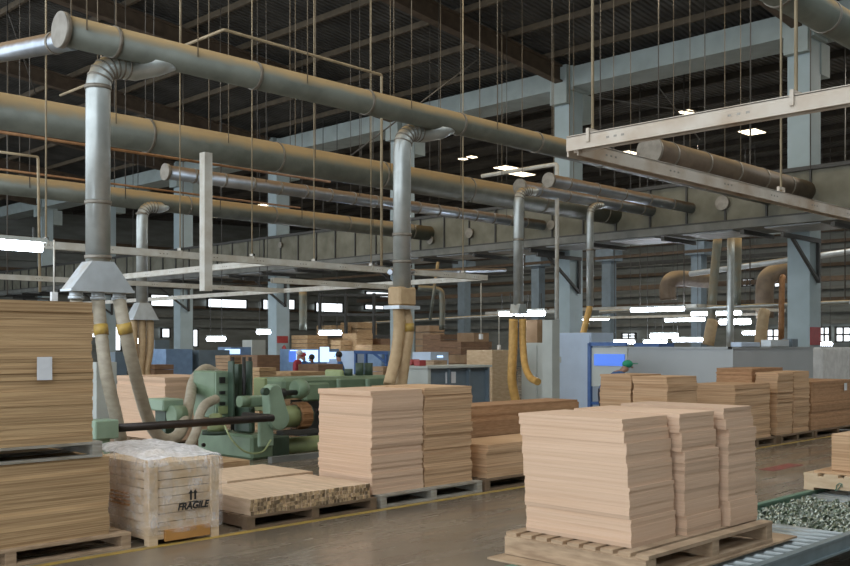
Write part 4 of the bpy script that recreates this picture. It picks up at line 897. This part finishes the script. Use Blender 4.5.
def lit(px0, px1, py0, py1, D, m, lab):
    a = PD(px0, py0, D); b_ = PD(px1, py1, D); d = Vector((b_.x-a.x, b_.y-a.y, 0)); n = Vector((-d.y, d.x, 0)).normalized()*.03; bb = MB()
    v = [bb.bm.verts.new(p) for p in (Vector((a.x, a.y, b_.z))-n, Vector((b_.x, b_.y, b_.z))-n, Vector((b_.x, b_.y, a.z))-n, Vector((a.x, a.y, a.z))-n, Vector((a.x, a.y, b_.z))+n, Vector((b_.x, b_.y, b_.z))+n, Vector((b_.x, b_.y, a.z))+n, Vector((a.x, a.y, a.z))+n)]
    for f in ((0, 1, 2, 3), (7, 6, 5, 4), (0, 4, 5, 1), (1, 5, 6, 2), (2, 6, 7, 3), (3, 7, 4, 0)): bb.bm.faces.new([v[i] for i in f])
    o = obj('lit_panel', bb, m); props(o, lab, 'screen')
lit(290, 318, 350, 362, 31.4, 'screen_pale', 'wide lit white-blue panel behind the people in the booth')
lit(329, 337, 352, 359, 30.6, 'screen_pale', 'small lit panel right of the booth people')
lit(289, 296, 351, 362, 31.3, 'screen', 'narrow blue lit panel beside the red marked column')
lit(320, 329, 347, 362, 31.2, 'screen_pale', 'lit bluish panel between the two others in the booth')
lit(225, 240, 349, 354, 31.2, 'screen_pale', 'lit bluish panel above the brown bundle at left')
lit(437, 443, 355.5, 357.5, 22.8, 'screen_pale', 'small white work light behind the bench')
# racks
t = thing('storage_rack', PD(358, 345, 45), 'dark steel rack holding yellowish packs in the background', 'rack')
for px in (320, 346, 374, 392):
    p = PD(px, 345, 45); obj('post', MB().box(p.x-.06, p.x+.06, p.y-.06, p.y+.06, 0, 4.2), 'steel_dark', t)
for z in (2.2, 3.2, 4.1): a = PD(318, 345, 45); b_ = PD(394, 345, 45); obj('rail', MB().bar((a.x, a.y, z), (b_.x, b_.y, z), .1, .12), 'steel_dark', t)
t = thing('blue_trestle', PD(370, 352, 27), 'blue steel trestle frame left of the twin hoses', 'frame')
a = PD(354, 352, 27); b_ = PD(388, 353, 27)
obj('top_bar', MB().bar(a, b_, .09), 'blue', t)
for f_ in (.05, .35, .95): p = a.lerp(b_, f_); obj('leg', MB().bar((p.x, p.y, 0), p, .07), 'blue', t)
obj('diagonal_brace', MB().bar(a.lerp(b_, .55), PD(389, 365, 27), .07), 'blue', t)
# ------------------------------------------------------------------ people
def person(px, py_top, D, hgt, label, shirt, cap=None, hair=True, lean=0.0, face=0):
    base = PD(px, py_top, D); base.z = 0; s = hgt/1.7
    t = thing('person', base, label, 'person')
    fz = Matrix.Rotation(face, 3, 'Z'); P = lambda x, y, z: base+fz @ (Vector((x+lean*max(0, z-.9)*1.0, y, z-abs(lean)*(.6 if lean > .5 else .25)*max(0, z-.9)))*s)
    V = []; E = []; Rr = []
    def add(x, y, z, r, par=None):
        V.append(P(x, y, z)); Rr.append(r*s); i = len(V)-1
        if par is not None: E.append((par, i))
        return i
    pel = add(0, 0, .95, .14); w = add(0, 0, 1.12, .125, pel); ch = add(.01, 0, 1.33, .15, w); nk = add(.01, 0, 1.46, .06, ch); hd0 = add(.03, 0, 1.55, .075, nk); hd1 = add(.03, 0, 1.64, .085, hd0)
    for sd in (-1, 1):
        h_ = add(0, .10*sd, .88, .095, pel); k = add(.02, .11*sd, .48, .062, h_); a_ = add(0, .12*sd, .08, .042, k); f_ = add(.17, .13*sd, .04, .038, a_)
        sh = add(.0, .19*sd, 1.40, .062, ch); el = add(.04, .27*sd, 1.12, .045, sh); wr_ = add(.26, .22*sd, 1.02, .032, el); pa = add(.33, .21*sd, 1.01, .036, wr_)
        for k2, (dy, L_) in enumerate(((-.03, .07), (-.01, .085), (.01, .08), (.03, .06))):
            f1 = add(.36, (.21+dy)*sd, 1.01, .012, pa); add(.36+L_, (.21+dy*1.2)*sd, .985, .009, f1)
        th = add(.34, (.21-.045)*sd, 1.0, .012, wr_); add(.38, (.21-.06)*sd, .98, .010, th)
    me = bpy.data.meshes.new('body'); me.from_pydata([v-base for v in V], E, []); o = bpy.data.objects.new('body', me); C.objects.link(o)
    sk = o.modifiers.new('skin', 'SKIN'); 
    for i, r in enumerate(Rr): me.skin_vertices[0].data[i].radius = (r, r)
    me.skin_vertices[0].data[0].use_root = True
    o.modifiers.new('sub', 'SUBSURF').levels = 1; bpy.context.view_layer.update()
    me2 = bpy.data.meshes.new_from_object(o.evaluated_get(bpy.context.evaluated_depsgraph_get())); o.modifiers.clear(); o.data = me2
    me2.materials.clear()
    for m in (shirt, 'trousers', 'skin'): me2.materials.append(M[m])
    hx_ = P(0, 0, 1.47).z
    for p in me2.polygons:
        c = p.center; p.use_smooth = True; l = fz.inverted() @ c
        p.material_index = 2 if (c.z > hx_ or (l.x/s > .2 and .9 < c.z/s < 1.2)) else (1 if c.z < .93*s else 0)
    o.parent = t
    hc = P(.03, 0, 1.64)
    obj('nose', MB().sphere(hc+fz @ Vector((.095*s, 0, -.02*s)), .018*s), 'skin', t)
    if cap:
        c2 = MB().sphere(hc+Vector((0, 0, .045*s)), .105*s, (1, 1, .75)).box(0, .12*s, -.06*s, .06*s, -.008, .008, Matrix.Translation(hc+Vector((0, 0, .05*s))+fz @ Vector((.07*s, 0, 0))) @ fz.to_4x4())
        obj('cap', c2, cap, t)
    if hair: obj('hair', MB().sphere(hc+fz @ Vector((-.025*s, 0, .025*s)), .10*s, (1, 1, 1)), 'hair', t)
    return t
person(603, 364, 19.2, 1.72, 'person in blue shirt and green cap bending behind the pale stack', 'shirt_blue', 'cap_green', False, .62, -.7)
person(296, 353, 27.5, 1.62, 'person in red shirt and white cap by the blue booth', 'shirt_red', 'white', False, .1, -1)
person(306, 355, 28.5, 1.55, 'person in blue shirt and reddish cap in the middle of the booth group', 'shirt_blue', 'shirt_red', False, .1, 2)
person(314, 357, 28, 1.5, 'person in blue with bare dark hair, right of the booth group', 'shirt_blue', None, True, .1, 2)
person(343, 353, 26, 1.6, 'person with dark hair and blue shirt standing apart before the pale cell', 'shirt_blue', None, True, .15, 2.4)
# ------------------------------------------------------------------ light
sc = bpy.context.scene
w = bpy.data.worlds.new('world'); sc.world = w; w.use_nodes = True
w.node_tree.nodes['Background'].inputs[0].default_value = (.86, .93, 1.0, 1); w.node_tree.nodes['Background'].inputs[1].default_value = 2.2
def area(name, loc, rot, sx, sy, e, col):
    l = bpy.data.lights.new(name, 'AREA'); l.shape = 'RECTANGLE'; l.size = sx; l.size_y = sy; l.energy = e; l.color = col
    o = bpy.data.objects.new(name, l); C.objects.link(o); o.location = loc; o.rotation_euler = rot; return o
# lamps added under the roof, warm over the ducts, stronger in the far hall
for x in (6, 14, 21):
    for y in (4, 12, 20, 28):
        area('roof_fill', (x, y+1, roofz(x)-.7), (0, 0, 0), 1.0, 2.4, 95, (1, .84, .60))
for x in (32, 42, 54):
    for y in (10, 24, 38, 52):
        area('roof_fill', (x, y, roofz(x)-.4), (0, 0, 0), 1.2, 2.4, 380, (1, .93, .82))
vs = sc.view_settings; vs.view_transform = 'Standard'; vs.look = 'None'; vs.gamma = 1; vs.exposure = 0.15; vs.use_curve_mapping = False
